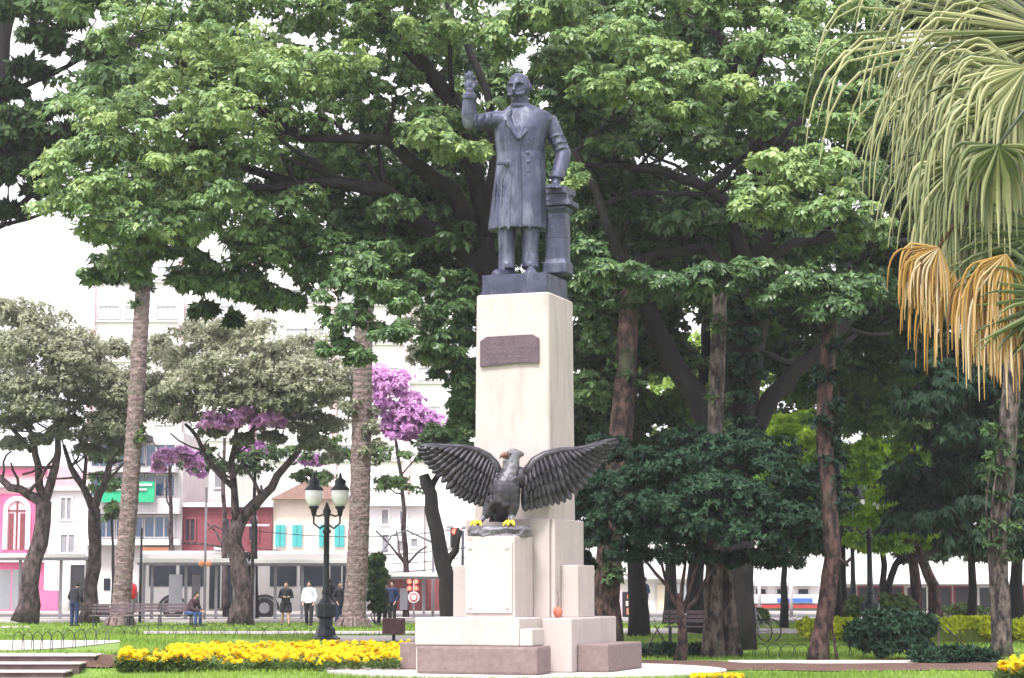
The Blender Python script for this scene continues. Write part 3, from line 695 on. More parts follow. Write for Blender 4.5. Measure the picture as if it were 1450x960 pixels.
# --- great canopy tree whose trunk stands behind the monument
Y = 52
la = [(PL([(716, 918), (712, 780), (704, 620), (700, 480), (692, 400), (680, 340)], Y), .50, .34, dict(n=14, flare=.4)),
      (PL([(690, 400), (650, 352), (592, 312), (545, 268), (480, 258), (420, 262), (354, 267)], Y - 1, [1, .5, 0, -1, -1.5, -2, -2.5]), .27, .09, dict(twigs=7)),
      (PL([(684, 360), (640, 270), (575, 222), (546, 197), (500, 196), (425, 196)], Y - 1, [1, 0, -1, -1.5, -2, -2]), .24, .08, dict(twigs=6)),
      (PL([(690, 330), (665, 220), (640, 140), (600, 90), (560, 50), (523, 20)], Y - 1, [1, 0, -.5, -1, -1, -1]), .25, .16, dict(twigs=5)),
      (PL([(690, 320), (700, 200), (690, 130), (655, 50), (630, 0)], Y), .16, .06, dict(twigs=2)),
      (PL([(425, 262), (330, 230), (250, 200), (180, 190), (150, 175)], Y - 3), .12, .04, dict(twigs=8)),
      (PL([(420, 190), (330, 130), (260, 90), (180, 60)], Y - 3), .12, .04, dict(twigs=6)),
      (PL([(560, 50), (470, 10), (380, -40)], Y - 2), .12, .05, dict(twigs=5))]
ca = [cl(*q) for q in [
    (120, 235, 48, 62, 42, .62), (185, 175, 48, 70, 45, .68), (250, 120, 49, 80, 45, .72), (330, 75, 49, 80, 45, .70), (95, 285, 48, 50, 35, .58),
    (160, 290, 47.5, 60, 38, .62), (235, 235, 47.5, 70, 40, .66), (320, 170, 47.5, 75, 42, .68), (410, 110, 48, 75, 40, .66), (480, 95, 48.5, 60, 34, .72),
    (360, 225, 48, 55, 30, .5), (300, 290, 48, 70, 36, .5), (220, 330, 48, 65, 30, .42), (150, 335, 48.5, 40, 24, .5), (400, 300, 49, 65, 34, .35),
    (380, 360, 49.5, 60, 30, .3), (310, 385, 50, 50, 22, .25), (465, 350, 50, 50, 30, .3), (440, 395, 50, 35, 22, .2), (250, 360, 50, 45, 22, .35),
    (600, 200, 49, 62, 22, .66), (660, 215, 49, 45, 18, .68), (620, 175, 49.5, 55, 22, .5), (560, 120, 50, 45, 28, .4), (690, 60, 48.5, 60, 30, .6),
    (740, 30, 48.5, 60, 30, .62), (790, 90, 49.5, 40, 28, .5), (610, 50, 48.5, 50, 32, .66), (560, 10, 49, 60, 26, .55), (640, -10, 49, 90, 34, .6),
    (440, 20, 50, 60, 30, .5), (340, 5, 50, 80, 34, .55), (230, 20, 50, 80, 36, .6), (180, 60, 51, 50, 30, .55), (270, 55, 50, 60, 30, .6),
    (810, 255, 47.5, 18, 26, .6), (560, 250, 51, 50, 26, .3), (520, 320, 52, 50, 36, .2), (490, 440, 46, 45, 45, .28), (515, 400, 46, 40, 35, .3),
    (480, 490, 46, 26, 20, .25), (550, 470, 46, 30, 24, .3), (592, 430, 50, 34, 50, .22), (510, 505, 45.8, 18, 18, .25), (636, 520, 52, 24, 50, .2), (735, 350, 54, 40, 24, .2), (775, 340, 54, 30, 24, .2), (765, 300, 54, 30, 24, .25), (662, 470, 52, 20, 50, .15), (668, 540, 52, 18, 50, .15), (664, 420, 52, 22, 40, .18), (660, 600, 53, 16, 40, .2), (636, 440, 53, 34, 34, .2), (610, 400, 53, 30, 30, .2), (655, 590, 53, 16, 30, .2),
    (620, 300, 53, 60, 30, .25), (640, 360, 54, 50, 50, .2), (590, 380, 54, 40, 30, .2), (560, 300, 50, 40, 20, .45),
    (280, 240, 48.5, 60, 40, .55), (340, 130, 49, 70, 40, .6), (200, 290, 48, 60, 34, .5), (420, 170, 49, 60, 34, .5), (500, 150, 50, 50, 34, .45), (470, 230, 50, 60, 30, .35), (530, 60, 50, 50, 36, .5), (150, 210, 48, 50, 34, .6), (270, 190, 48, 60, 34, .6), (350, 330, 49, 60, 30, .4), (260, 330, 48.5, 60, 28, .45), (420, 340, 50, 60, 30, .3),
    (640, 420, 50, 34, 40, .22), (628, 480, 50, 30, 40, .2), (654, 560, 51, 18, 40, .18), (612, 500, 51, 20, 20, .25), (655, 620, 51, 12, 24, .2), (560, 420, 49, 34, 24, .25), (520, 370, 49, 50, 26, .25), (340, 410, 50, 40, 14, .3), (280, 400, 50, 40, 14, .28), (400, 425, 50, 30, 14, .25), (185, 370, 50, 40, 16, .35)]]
fa_ = fillc(130, 700, -60, 330, 52, 60, 70, 62, 40, .35, 5) + fillc(150, 620, -140, -40, 46, 60, 22, 80, 50, .5, 6) + fillc(590, 850, 170, 430, 53, 60, 34, 50, 34, .2, 7) + fillc(150, 640, 250, 390, 51, 54, 26, 56, 28, .22, 77)  # rear fill clumps tinted darker to paint the shaded crown interior
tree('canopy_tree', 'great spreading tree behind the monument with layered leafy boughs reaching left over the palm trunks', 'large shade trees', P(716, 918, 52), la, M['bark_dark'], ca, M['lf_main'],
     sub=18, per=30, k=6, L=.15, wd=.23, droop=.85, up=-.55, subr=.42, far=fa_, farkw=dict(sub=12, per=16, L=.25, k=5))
# --- dark forked tree right of the monument
Y = 51
lb = [(PL([(1052, 919), (1050, 820), (1044, 640), (1048, 560), (1056, 480), (1066, 400), (1066, 330)], Y), .24, .60, dict(n=16, flare=.4)),
      (PL([(1026, 630), (985, 560), (950, 510), (925, 455), (905, 410), (880, 370)], Y), .33, .20, dict(twigs=3, n=12)),
      (PL([(1054, 640), (1090, 565), (1130, 520), (1170, 490), (1210, 440), (1230, 400)], Y), .26, .12, dict(twigs=4)),
      (PL([(1060, 420), (1000, 352), (930, 358), (880, 385), (850, 402)], Y - 1), .17, .08, dict(twigs=6)),
      (PL([(1062, 400), (1120, 345), (1180, 335), (1240, 345), (1290, 340)], Y - 1.5), .14, .07, dict(twigs=6)),
      (PL([(1060, 380), (1035, 290), (1000, 265), (930, 240), (870, 232), (820, 232)], Y - 1.5), .17, .06, dict(twigs=6)),
      (PL([(905, 410), (870, 330), (850, 290), (900, 272), (1000, 275)], Y - 1.5), .12, .05, dict(twigs=4)),
      (PL([(1000, 266), (1045, 228), (1080, 205), (1100, 190)], Y - 2), .10, .04, dict(twigs=4)),
      (PL([(880, 370), (840, 260), (815, 215), (850, 182), (885, 168)], Y - 2), .12, .05, dict(twigs=4)),
      (PL([(1066, 400), (1080, 250), (1060, 120), (1000, 20)], Y), .3, .1, dict(twigs=8)),
      (PL([(1075, 300), (1130, 180), (1180, 80)], Y), .2, .06, dict(twigs=6))]
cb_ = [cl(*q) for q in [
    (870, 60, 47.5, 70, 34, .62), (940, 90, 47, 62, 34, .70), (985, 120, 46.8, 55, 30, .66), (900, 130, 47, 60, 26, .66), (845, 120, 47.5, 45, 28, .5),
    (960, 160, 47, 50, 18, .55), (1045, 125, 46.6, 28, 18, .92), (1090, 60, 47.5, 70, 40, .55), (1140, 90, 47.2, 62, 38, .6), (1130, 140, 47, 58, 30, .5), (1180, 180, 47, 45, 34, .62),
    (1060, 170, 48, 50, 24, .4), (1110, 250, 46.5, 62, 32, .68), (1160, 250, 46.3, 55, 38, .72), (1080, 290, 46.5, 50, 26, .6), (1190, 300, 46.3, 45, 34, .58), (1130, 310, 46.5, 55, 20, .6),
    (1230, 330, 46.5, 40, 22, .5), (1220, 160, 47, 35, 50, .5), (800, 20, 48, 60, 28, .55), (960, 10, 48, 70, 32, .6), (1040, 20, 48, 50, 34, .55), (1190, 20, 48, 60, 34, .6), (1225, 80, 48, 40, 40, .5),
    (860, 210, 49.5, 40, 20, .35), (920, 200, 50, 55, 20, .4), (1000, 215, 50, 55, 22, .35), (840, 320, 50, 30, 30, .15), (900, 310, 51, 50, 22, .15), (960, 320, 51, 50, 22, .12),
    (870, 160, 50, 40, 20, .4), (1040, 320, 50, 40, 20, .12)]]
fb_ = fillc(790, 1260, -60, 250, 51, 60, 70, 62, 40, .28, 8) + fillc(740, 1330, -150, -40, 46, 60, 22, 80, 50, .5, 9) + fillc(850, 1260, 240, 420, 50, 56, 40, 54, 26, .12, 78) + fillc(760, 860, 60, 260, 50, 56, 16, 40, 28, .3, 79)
cb_ += [cl(*q) for q in [(880, 385, 44, 42, 22, .15), (930, 405, 44, 40, 18, .15), (1010, 400, 44.3, 44, 22, .2), (1060, 385, 44.3, 40, 20, .15), (1180, 440, 43.6, 40, 26, .2), (1150, 400, 43.8, 44, 22, .22), (1215, 410, 43.8, 36, 24, .2), (1095, 420, 44.3, 34, 16, .2), (830, 360, 46, 26, 30, .12), (835, 420, 50, 26, 40, .2), (840, 480, 52, 26, 40, .25), (835, 560, 52, 24, 40, .3)]]  # dark tints paint the shaded underside of the canopy
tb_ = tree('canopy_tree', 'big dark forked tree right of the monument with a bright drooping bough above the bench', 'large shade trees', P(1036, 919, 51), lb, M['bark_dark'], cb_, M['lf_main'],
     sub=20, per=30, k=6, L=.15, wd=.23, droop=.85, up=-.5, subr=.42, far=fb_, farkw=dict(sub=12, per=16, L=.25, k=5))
crown('ivy', [cl(x, y, 50.3, 15 + (640 - y) * .05, 20, .2) for x, y in [(1046, 640), (1040, 600), (1058, 600), (1048, 560), (1040, 520), (1066, 520), (1055, 480), (1050, 440), (1075, 440), (1062, 410)]], M['lf_dark'], tb_, sub=16, per=20, k=5, L=.13, wd=.3, droop=.9, up=-.9)
# under-canopy of further trees, its shade partly painted in dark leaf tints
Y = 62
def bgtree(label, tr, clumps, m, bark='bark_dark', r=.28, group='trees filling the back of the square', name='broadleaf_tree', base=None, extra=(), **kw):
    b = tr[0]; k = dict(sub=16, per=19, k=5, L=.26, wd=.28, fill=.4); k.update(kw)
    return tree(name, label, group, P(b[0], b[1], b[2]), [([P(*q) for q in tr], r, r * .5, dict(flare=.3))] + list(extra), M[bark], clumps, M[m], **k)
def gtrunk(px, Y, tops): return [(px, 828 + F * EYE / Y, Y)] + [(x, y, Y) for x, y in tops]
bgtree('dark leafy tree filling the shade just right of the pedestal', gtrunk(905, 64, [(900, 700), (890, 500), (880, 400)]),
       fillc(815, 960, 300, 640, 60, 68, 46, 46, 34, .30, 31) + fillc(820, 960, 620, 760, 60, 68, 16, 40, 26, .4, 47), 'lf_back')
bgtree('dense dark tree behind the forked trunk, its leaves hiding the sky', gtrunk(985, 68, [(985, 700), (1000, 500), (1000, 360)]),
       fillc(930, 1130, 290, 470, 62, 74, 26, 55, 38, .12, 32) + fillc(910, 1010, 560, 650, 66, 74, 8, 40, 22, .5, 33) + fillc(1080, 1160, 480, 570, 66, 74, 9, 40, 24, .3, 34), 'lf_olive')
bgtree('lime green sunlit tree seen between the forked trunk and the ivy trunk', gtrunk(1110, 76, [(1112, 760), (1115, 680)]),
       fillc(1070, 1165, 590, 680, 72, 77, 18, 22, 15, .6, 81, .3) + fillc(1070, 1180, 660, 730, 74, 78, 12, 26, 16, .3, 82, .2), 'lf_lime', r=.14, L=.17, sub=14, per=20)
bgtree('bright green tree with yellowish leaves right of the ivy trunk', gtrunk(1250, 72, [(1252, 800), (1245, 700)]),
       fillc(1195, 1320, 600, 780, 68, 74, 44, 22, 14, .4, 83, .3) + fillc(1195, 1260, 700, 750, 60, 63, 7, 18, 10, .3, 84, .3), 'lf_lime', r=.14, L=.17, sub=14, per=20)
bgtree('dark green tree behind the ivy trunk below the canopy', gtrunk(1186, 66, [(1184, 700), (1184, 560), (1190, 430)]),
       fillc(1120, 1310, 360, 540, 60, 70, 30, 52, 34, .3, 35) + fillc(1190, 1310, 520, 620, 62, 70, 14, 36, 24, .75, 36), 'lf_back', r=.18)
bgtree('drooping blackish conifer-like tree at the right edge below the palm fronds', gtrunk(1375, 58, [(1376, 800), (1372, 650), (1365, 520)]),
       fillc(1300, 1480, 480, 640, 54, 60, 30, 46, 26, .35, 36) + fillc(1290, 1470, 640, 780, 55, 60, 32, 46, 24, .3, 37), 'lf_dark', r=.13, L=.26, droop=1.2, wd=.16)
bgtree('tall tree with pale gaps in its leaves above the right palm', gtrunk(1500, 62, [(1500, 600), (1490, 300), (1480, 100)]),
       fillc(1230, 1500, 120, 480, 56, 66, 44, 56, 36, .35, 38) + fillc(1240, 1420, -20, 120, 56, 66, 14, 50, 30, .4, 39), 'lf_back')
# backdrop trees far right and behind
bgtree('far olive green tree behind the shops right of the small multi-stem tree', gtrunk(1190, 84, [(1190, 800), (1190, 700)]),
       fillc(1120, 1330, 540, 730, 80, 88, 26, 60, 36, .35, 40) + fillc(1120, 1440, 735, 788, 80, 86, 26, 42, 15, .4, 46), 'lf_back', L=.3)
bgtree('far rounded green tree behind the round dark crown', gtrunk(950, 84, [(950, 800), (950, 700)]),
       fillc(840, 1100, 480, 730, 80, 90, 42, 56, 38, .85, 41) + fillc(1000, 1160, 700, 790, 80, 88, 14, 46, 20, .3, 48), 'lf_olive', L=.3)
bgtree('far dark tree closing the view at the right edge', gtrunk(1440, 82, [(1440, 800), (1440, 700)]),
       fillc(1320, 1520, 420, 770, 78, 90, 46, 64, 40, .2, 42), 'lf_back', L=.3)
# upper left branches of a tree beyond
bgtree('tree at the upper left corner with sky showing through its dark twigs', gtrunk(-60, 60, [(-60, 500), (-40, 250), (0, 120), (10, 20), (0, -120)]),
       [cl(30, 240, 59, 40, 18, .3), cl(50, 160, 59, 34, 10, .35), cl(10, 130, 59, 30, 10, .3), cl(40, 100, 59, 30, 12, .4), cl(60, 270, 59, 34, 12, .25), cl(0, 215, 59, 34, 16, .25), cl(110, 190, 60, 34, 14, .35), cl(-120, 120, 60, 70, 40, .35), cl(-100, -20, 60, 90, 50, .4), cl(0, -90, 60, 90, 50, .4), cl(90, -110, 60, 70, 44, .4), cl(-150, 220, 60, 60, 30, .35), cl(20, 200, 58, 50, 26, .3), cl(-10, 250, 58, 40, 22, .25), cl(60, 230, 59, 40, 16, .3), cl(90, 30, 58, 60, 26, .5), cl(150, 80, 58, 45, 26, .4), cl(60, 60, 58, 36, 18, .4), cl(190, 110, 59, 40, 20, .45), cl(20, 170, 58, 30, 12, .4), cl(15, 10, 58, 40, 14, .35), cl(100, 150, 58, 30, 14, .4), cl(70, 200, 59, 50, 16, .3), cl(10, 300, 59, 30, 10, .2)], 'lf_back', r=.4,
       extra=[(PL([(-40, 330), (30, 290), (80, 240), (130, 180)], 59), .12, .04, dict(twigs=8)), (PL([(-30, 160), (60, 110), (120, 80), (180, 60)], 59), .12, .04, dict(twigs=8)), (PL([(-20, 330), (40, 310), (90, 295)], 59), .08, .03, dict(twigs=5))])
bgtree('thin leafy tree whose brown twigs stand against the white tower', gtrunk(180, 84, [(188, 700), (196, 520), (206, 400)]),
       [cl(150, 395, 62, 30, 16, .3), cl(280, 400, 62, 50, 18, .3), cl(350, 410, 62, 40, 16, .3), cl(390, 430, 62, 26, 12, .35), cl(290, 440, 63, 26, 10, .4), cl(330, 455, 63, 14, 12, .5), cl(560, 380, 62, 30, 20, .3)], 'lf_back', r=.10, sub=12, per=14)
# --- trunks standing free on the lawn
def ivy(px0, px1, y0, y1, Y, n, t, seed): return fillc(px0, px1, y0, y1, Y - .25, Y + .25, n, 14, 16, t, seed)
def trunk_tree(label, pts, Y, r0, r1, bark, ivyc=None, m='lf_dark', extra=(), top=None, **kw):
    c = list(ivyc or [])
    k = dict(sub=5, per=7, k=5, L=.15, wd=.28, subr=.6); k.update(kw)
    return tree('park_tree', label, 'tall trunks rising into the canopy', P(pts[0][0], pts[0][1], Y), [(PL(pts, Y), r0, r1, dict(n=14, flare=.3, amp=.015, rough=.12))] + list(extra), M[bark], c or None, M[m], **k)
trunk_tree('tall leaning brown trunk directly right of the monument base', [(860, 921), (860, 850), (864, 780), (872, 700), (880, 600), (885, 520), (892, 430), (900, 390)], 50, .34, .22, 'bark_red', ivy(855, 875, 770, 830, 50, 5, .5, 1) + ivy(875, 895, 430, 640, 50, 5, .2, 2), m='lf_back')
trunk_tree('pair of thick mossy trunks joined at the foot behind the bench', [(1010, 936), (1010, 880), (1012, 800), (1013, 640), (1016, 500), (1020, 400), (1020, 380)], 45.5, .23, .15, 'bark', ivy(1005, 1022, 430, 800, 45.5, 8, .35, 3), m='lf_back',
           extra=[(PL([(1034, 936), (1030, 880), (1026, 820), (1024, 740), (1022, 640)], 45.9), .25, .14, dict(n=14, flare=.4, rough=.12))])
trunk_tree('reddish ivy-clad trunk with a curved foot beside the pale path', [(1158, 938), (1162, 900), (1172, 850), (1180, 790), (1176, 720), (1168, 640), (1168, 560), (1174, 480), (1178, 420)], 44.3, .19, .17, 'bark_red', ivy(1158, 1190, 480, 780, 44.3, 15, .15, 4),
           extra=[(PL([(1184, 790), (1200, 800), (1205, 790)], 44.2), .06, .03, dict()), (PL([(1186, 936), (1181, 905), (1178, 880)], 44.2), .03, .02, dict(amp=.01))], m='lf_dark')
trunk_tree('grey brown trunk hung with roots at the right edge beside the yellow hedge', [(1418, 936), (1418, 880), (1414, 820), (1412, 760), (1422, 690), (1428, 600), (1434, 500), (1440, 380)], 45.2, .215, .20, 'bark', ivy(1405, 1438, 560, 800, 45.2, 12, .3, 5), m='lf_back',
           extra=[(PL([(1402 + 8 * i, 660 + 13 * i), (1396 + 8 * i, 720 + 10 * i), (1404 + 6 * i, 800)], 44.9), .022, .01, dict(amp=.02)) for i in range(4)])
# small multi-stem tree with round dark crown
cd = [cl(*q) for q in [(900, 690, 45, 62, 34, .35), (960, 660, 45, 70, 36, .4), (1030, 650, 45.5, 70, 34, .35), (1100, 680, 45, 62, 34, .4), (1150, 720, 45, 40, 30, .4), (1120, 765, 45, 55, 26, .4),
                       (880, 740, 45, 44, 30, .35), (930, 760, 44.5, 55, 28, .42), (1000, 740, 44, 60, 32, .45), (1060, 760, 44, 58, 28, .45), (970, 790, 44.5, 50, 18, .3), (890, 785, 45, 34, 18, .3), (1080, 795, 44.5, 50, 14, .35), (850, 700, 46, 26, 30, .3), (842, 760, 46.5, 22, 34, .3), (824, 765, 47, 16, 26, .3), (828, 800, 47, 12, 18, .3), (822, 720, 47.5, 14, 26, .3), (835, 680, 46.5, 22, 30, .3), (915, 725, 44, 50, 24, .4), (1050, 710, 44, 60, 26, .4), (1110, 735, 44, 50, 24, .4), (1140, 690, 45, 40, 26, .4), (980, 630, 46, 60, 24, .3), (1070, 640, 46, 60, 24, .3), (1010, 700, 44, 60, 26, .5), (860, 640, 47, 30, 30, .25)]]
tree('small_tree', 'low multi-stem tree with wide dark green crown in front of the forked trunk', 'small trees on the lawn', P(964, 938, 44.2),
     [(PL([(962, 938), (966, 890), (962, 840)], 44.2), .12, .07, dict(n=10, flare=.3))] +
     [(PL([(964, 870), a, b], 44.2), .055, .03, dict(n=7, amp=.02)) for a, b in (((950, 840), (935, 790)), ((975, 840), (990, 790)), ((966, 830), (972, 770)), ((985, 850), (1010, 800)), ((945, 830), (915, 795)))],
     M['bark_red'], cd, M['lf_dark'], sub=36, per=32, k=6, L=.10, wd=.26, droop=.5, fill=.3, up=-.5, subr=.34)
# trees at the right back with visible stems
for lab, pts, r in (('brown forked stem behind the dark bush on the right', [(1298, 892), (1297, 830), (1290, 780), (1280, 740)], .22), ('leaning brown stem right of the brown forked one', [(1328, 893), (1322, 830), (1305, 790), (1292, 770)], .22),
                    ('thin dark stem with raised limbs left of the lamp posts', [(1255, 890), (1258, 830), (1268, 800), (1278, 780)], .15)):
    Yt = GY(pts[0][1]); tree('park_tree', lab, 'stems at the back of the right lawn', P(pts[0][0], pts[0][1], Yt), [(PL(pts, Yt), r, r * .7, dict(flare=.3)), (PL([pts[2], (pts[2][0] + 25, pts[3][1] + 6), (pts[2][0] + 42, pts[3][1] - 20)], Yt), r * .6, r * .3, dict())], M['bark_red' if r > .2 else 'bark_dark'],
        fillc(pts[3][0] - 40, pts[3][0] + 40, 700, 770, Yt - 2, Yt + 2, 5, 34, 18, .35, int(pts[0][0])), M['lf_back'], sub=12, per=18, k=5, L=.24, wd=.26)
# --- silver leaved gnarled trees on the left
def silver(label, base, limbs, clumps, Y):
    return tree('gnarled_tree', label, 'gnarled silver leaved trees by the street', P(base[0], base[1], Y), [(PL(p, Y), a, b, dict(n=10, amp=.10, rough=.14, twigs=(0 if i == 0 else 4), flare=.35 if i == 0 else 0)) for i, (p, a, b) in enumerate(limbs)], M['bark_red'] if 0 else M['barkg'], clumps, M['lf_silver'],
                sub=22, per=34, k=5, L=.15, wd=.28, droop=.2, subr=.50, up=-.5)  # bottom clumps get low tints, painting shade under the crown
M['barkg'] = mat('purplish_grey_bark', (.018,.012,.013), (.14,.10,.105), .9, 5, 1, .12, 8, ramp=(.40,.64), stretch=(1,1,.5))
silver('leftmost gnarled tree with pale silvery crown in front of the pink house', (40, 880),
       [([(36, 882), (42, 830), (56, 770), (62, 710)], .42, .3), ([(62, 712), (40, 700), (14, 690), (-10, 668)], .22, .12), ([(62, 710), (55, 660), (48, 620), (30, 590)], .2, .08), ([(64, 712), (78, 660), (82, 620), (90, 580)], .2, .08), ([(45, 640), (20, 610), (0, 590)], .12, .05)],
       [cl(*q) for q in [(20, 470, 84, 50, 34, .6), (60, 500, 83, 50, 34, .55), (0, 520, 84, 50, 34, .5), (90, 540, 83, 44, 28, .55), (30, 560, 83, 50, 26, .45), (70, 590, 84, 40, 20, .3), (10, 600, 84, 34, 18, .25), (55, 455, 84, 44, 24, .6), (90, 515, 82.5, 40, 30, .6), (30, 500, 82, 50, 30, .6), (60, 545, 82, 50, 26, .55), (0, 560, 82, 40, 26, .5), (40, 580, 82, 50, 20, .4), (85, 615, 83, 20, 12, .25), (20, 630, 83, 18, 10, .2), (55, 625, 83, 16, 8, .2), (-40, 500, 85, 50, 40, .5), (15, 445, 84, 34, 20, .65), (100, 490, 84, 40, 22, .65)]], 84)
silver('second gnarled tree with silvery crown beside the left palm trunk', (128, 880),
       [([(126, 882), (128, 830), (134, 770), (133, 720)], .34, .25), ([(133, 722), (118, 690), (100, 660), (90, 630)], .18, .08), ([(133, 722), (150, 680), (160, 640), (150, 600)], .18, .08), ([(118, 690), (122, 650), (110, 610)], .1, .05)],
       [cl(*q) for q in [(120, 520, 86, 44, 26, .6), (160, 540, 86, 40, 24, .55), (130, 570, 86, 50, 22, .45), (170, 590, 86, 34, 20, .4), (150, 620, 86, 44, 18, .25), (150, 500, 86, 30, 18, .65), (130, 545, 84, 44, 26, .55), (165, 565, 84, 40, 22, .5), (220, 500, 86, 34, 26, .6), (225, 590, 87, 30, 26, .35), (150, 605, 84, 40, 20, .35), (120, 640, 85, 18, 10, .25), (165, 640, 85, 16, 12, .25), (100, 600, 85, 20, 12, .3), (210, 560, 87, 30, 40, .4)]], 86)
silver('gnarled leaning tree with wide silvery crown between the two palm trunks', (338, 885),
       [([(342, 886), (346, 840), (338, 800), (330, 770), (338, 740)], .42, .30), ([(338, 742), (360, 715), (385, 690), (405, 660), (430, 620)], .25, .1), ([(336, 744), (332, 700), (328, 650), (335, 600)], .18, .08), ([(330, 690), (300, 660), (280, 620), (262, 600)], .13, .06), ([(335, 640), (365, 600), (400, 580)], .11, .05)],
       [cl(*q) for q in [(260, 520, 82, 44, 28, .55), (300, 490, 82, 50, 28, .62), (350, 500, 81, 50, 28, .6), (400, 520, 81, 50, 28, .62), (450, 530, 81, 50, 28, .6), (480, 560, 82, 34, 24, .5), (430, 570, 81, 50, 22, .45), (370, 560, 81, 50, 24, .5), (300, 550, 81, 50, 26, .5), (250, 570, 82, 34, 24, .4), (340, 595, 82, 60, 16, .25), (400, 600, 82, 50, 18, .25), (460, 610, 82, 40, 18, .3), (290, 480, 83, 60, 20, .6), (330, 525, 80, 56, 28, .6), (390, 545, 80, 56, 26, .6), (440, 545, 80, 50, 26, .6), (275, 545, 80, 46, 26, .55), (350, 475, 82, 50, 20, .65), (430, 500, 82, 50, 20, .65), (330, 572, 80.5, 60, 18, .45), (300, 612, 81, 16, 9, .3), (345, 625, 81, 14, 8, .2), (440, 630, 81, 18, 10, .25), (470, 650, 81, 14, 8, .3), (262, 590, 81, 16, 12, .4), (385, 622, 81, 16, 8, .2), (420, 580, 80.5, 60, 18, .4), (590, 470, 84, 30, 24, .4), (600, 510, 84, 26, 24, .4)]], 82)
bgtree('thin green tree behind the gnarled tree, dark leaves over the cream house', gtrunk(362, 92, [(362, 800), (360, 700), (365, 640)]),
       [cl(300, 660, 92, 40, 26, .3), (cl(350, 670, 92, 40, 26, .3)), cl(400, 650, 92, 44, 24, .35), cl(440, 680, 92, 30, 18, .4), cl(540, 650, 92, 40, 20, .6), cl(565, 690, 92, 36, 18, .5), cl(470, 640, 92, 30, 24, .4)], 'lf_back', r=.12, L=.2)
bgtree('slim street tree hanging green leaves before the dark blue building', gtrunk(160, 96, [(160, 800), (158, 720)]),
       [cl(150, 690, 96, 26, 22, .5), cl(165, 730, 96, 22, 20, .45), cl(145, 650, 96, 20, 18, .3)], 'lf_back', r=.1, L=.2)
# purple blossom trees
def purple(label, px, Y, tops, cs):
    b = gtrunk(px, Y, tops); return tree('blossom_tree', label, 'purple blossoming trees by the street', P(*b[0]), [([P(*q) for q in b], .16, .07, dict(twigs=5))], M['barkg'], cs, M['fl_purple'], sub=14, per=22, k=5, L=.17, wd=.45, droop=.2)
purple('purple blossoming tree between the right palm trunk and the pedestal', 575, 95, [(575, 800), (570, 700), (560, 620)],
       [cl(540, 560, 95, 26, 30, .6), cl(560, 545, 94.5, 26, 24, .7), cl(585, 590, 94.5, 26, 24, .55), cl(605, 600, 94.5, 24, 16, .6), cl(550, 590, 94.5, 26, 24, .45), cl(570, 620, 94.5, 30, 18, .4), cl(635, 618, 95, 22, 12, .6), cl(548, 550, 95, 30, 26, .6), cl(570, 575, 95, 28, 24, .6), cl(560, 610, 95, 34, 20, .4), cl(595, 610, 95, 28, 18, .5), cl(620, 625, 95, 24, 12, .6), cl(535, 525, 95, 14, 10, .8), cl(645, 610, 96, 16, 14, .8)])
purple('small purple blossoming tree behind the gnarled leaning trunk', 320, 97, [(318, 800), (316, 700), (318, 620)],
       [cl(300, 600, 80, 18, 15, .65), cl(325, 602, 80, 18, 14, .55), cl(350, 592, 80, 16, 12, .6), cl(380, 598, 80, 20, 12, .45), cl(312, 605, 97, 24, 18, .6), cl(345, 590, 97, 20, 14, .6), cl(375, 605, 97, 22, 14, .4), cl(400, 590, 97, 16, 10, .5), cl(360, 640, 97, 22, 14, .35), cl(440, 655, 97, 20, 8, .4)])
purple('purple blossoming tree in front of the blue glazed building', 245, 98, [(244, 800), (242, 720), (240, 660)],
       [cl(235, 650, 88, 16, 13, .7), cl(258, 648, 88, 16, 12, .6), cl(275, 658, 88, 12, 9, .5), cl(226, 662, 88, 9, 8, .8), cl(240, 655, 98, 22, 14, .7), cl(262, 645, 98, 20, 14, .5), cl(225, 665, 98, 10, 8, .8), cl(280, 670, 98, 12, 10, .5)])
# dark bare-ish stem left of the eagle block
tree('park_tree', 'dark crooked forked stem seen beneath the eagle left wing', 'stems left of the monument', P(638, 890, 75),
     [(PL([(640, 890), (634, 840), (628, 800), (618, 750), (610, 700), (600, 672)], 75), .36, .2, dict(n=10, amp=.08)), (PL([(630, 805), (645, 780), (650, 750)], 75), .16, .12, dict()), (PL([(608, 700), (622, 670), (618, 640)], 75), .14, .06, dict())],
     M['bark_dark'], fillc(590, 640, 610, 660, 74, 76, 6, 22, 14, .4, 61), M['lf_back'], sub=12, per=16, k=5, L=.2, wd=.26)
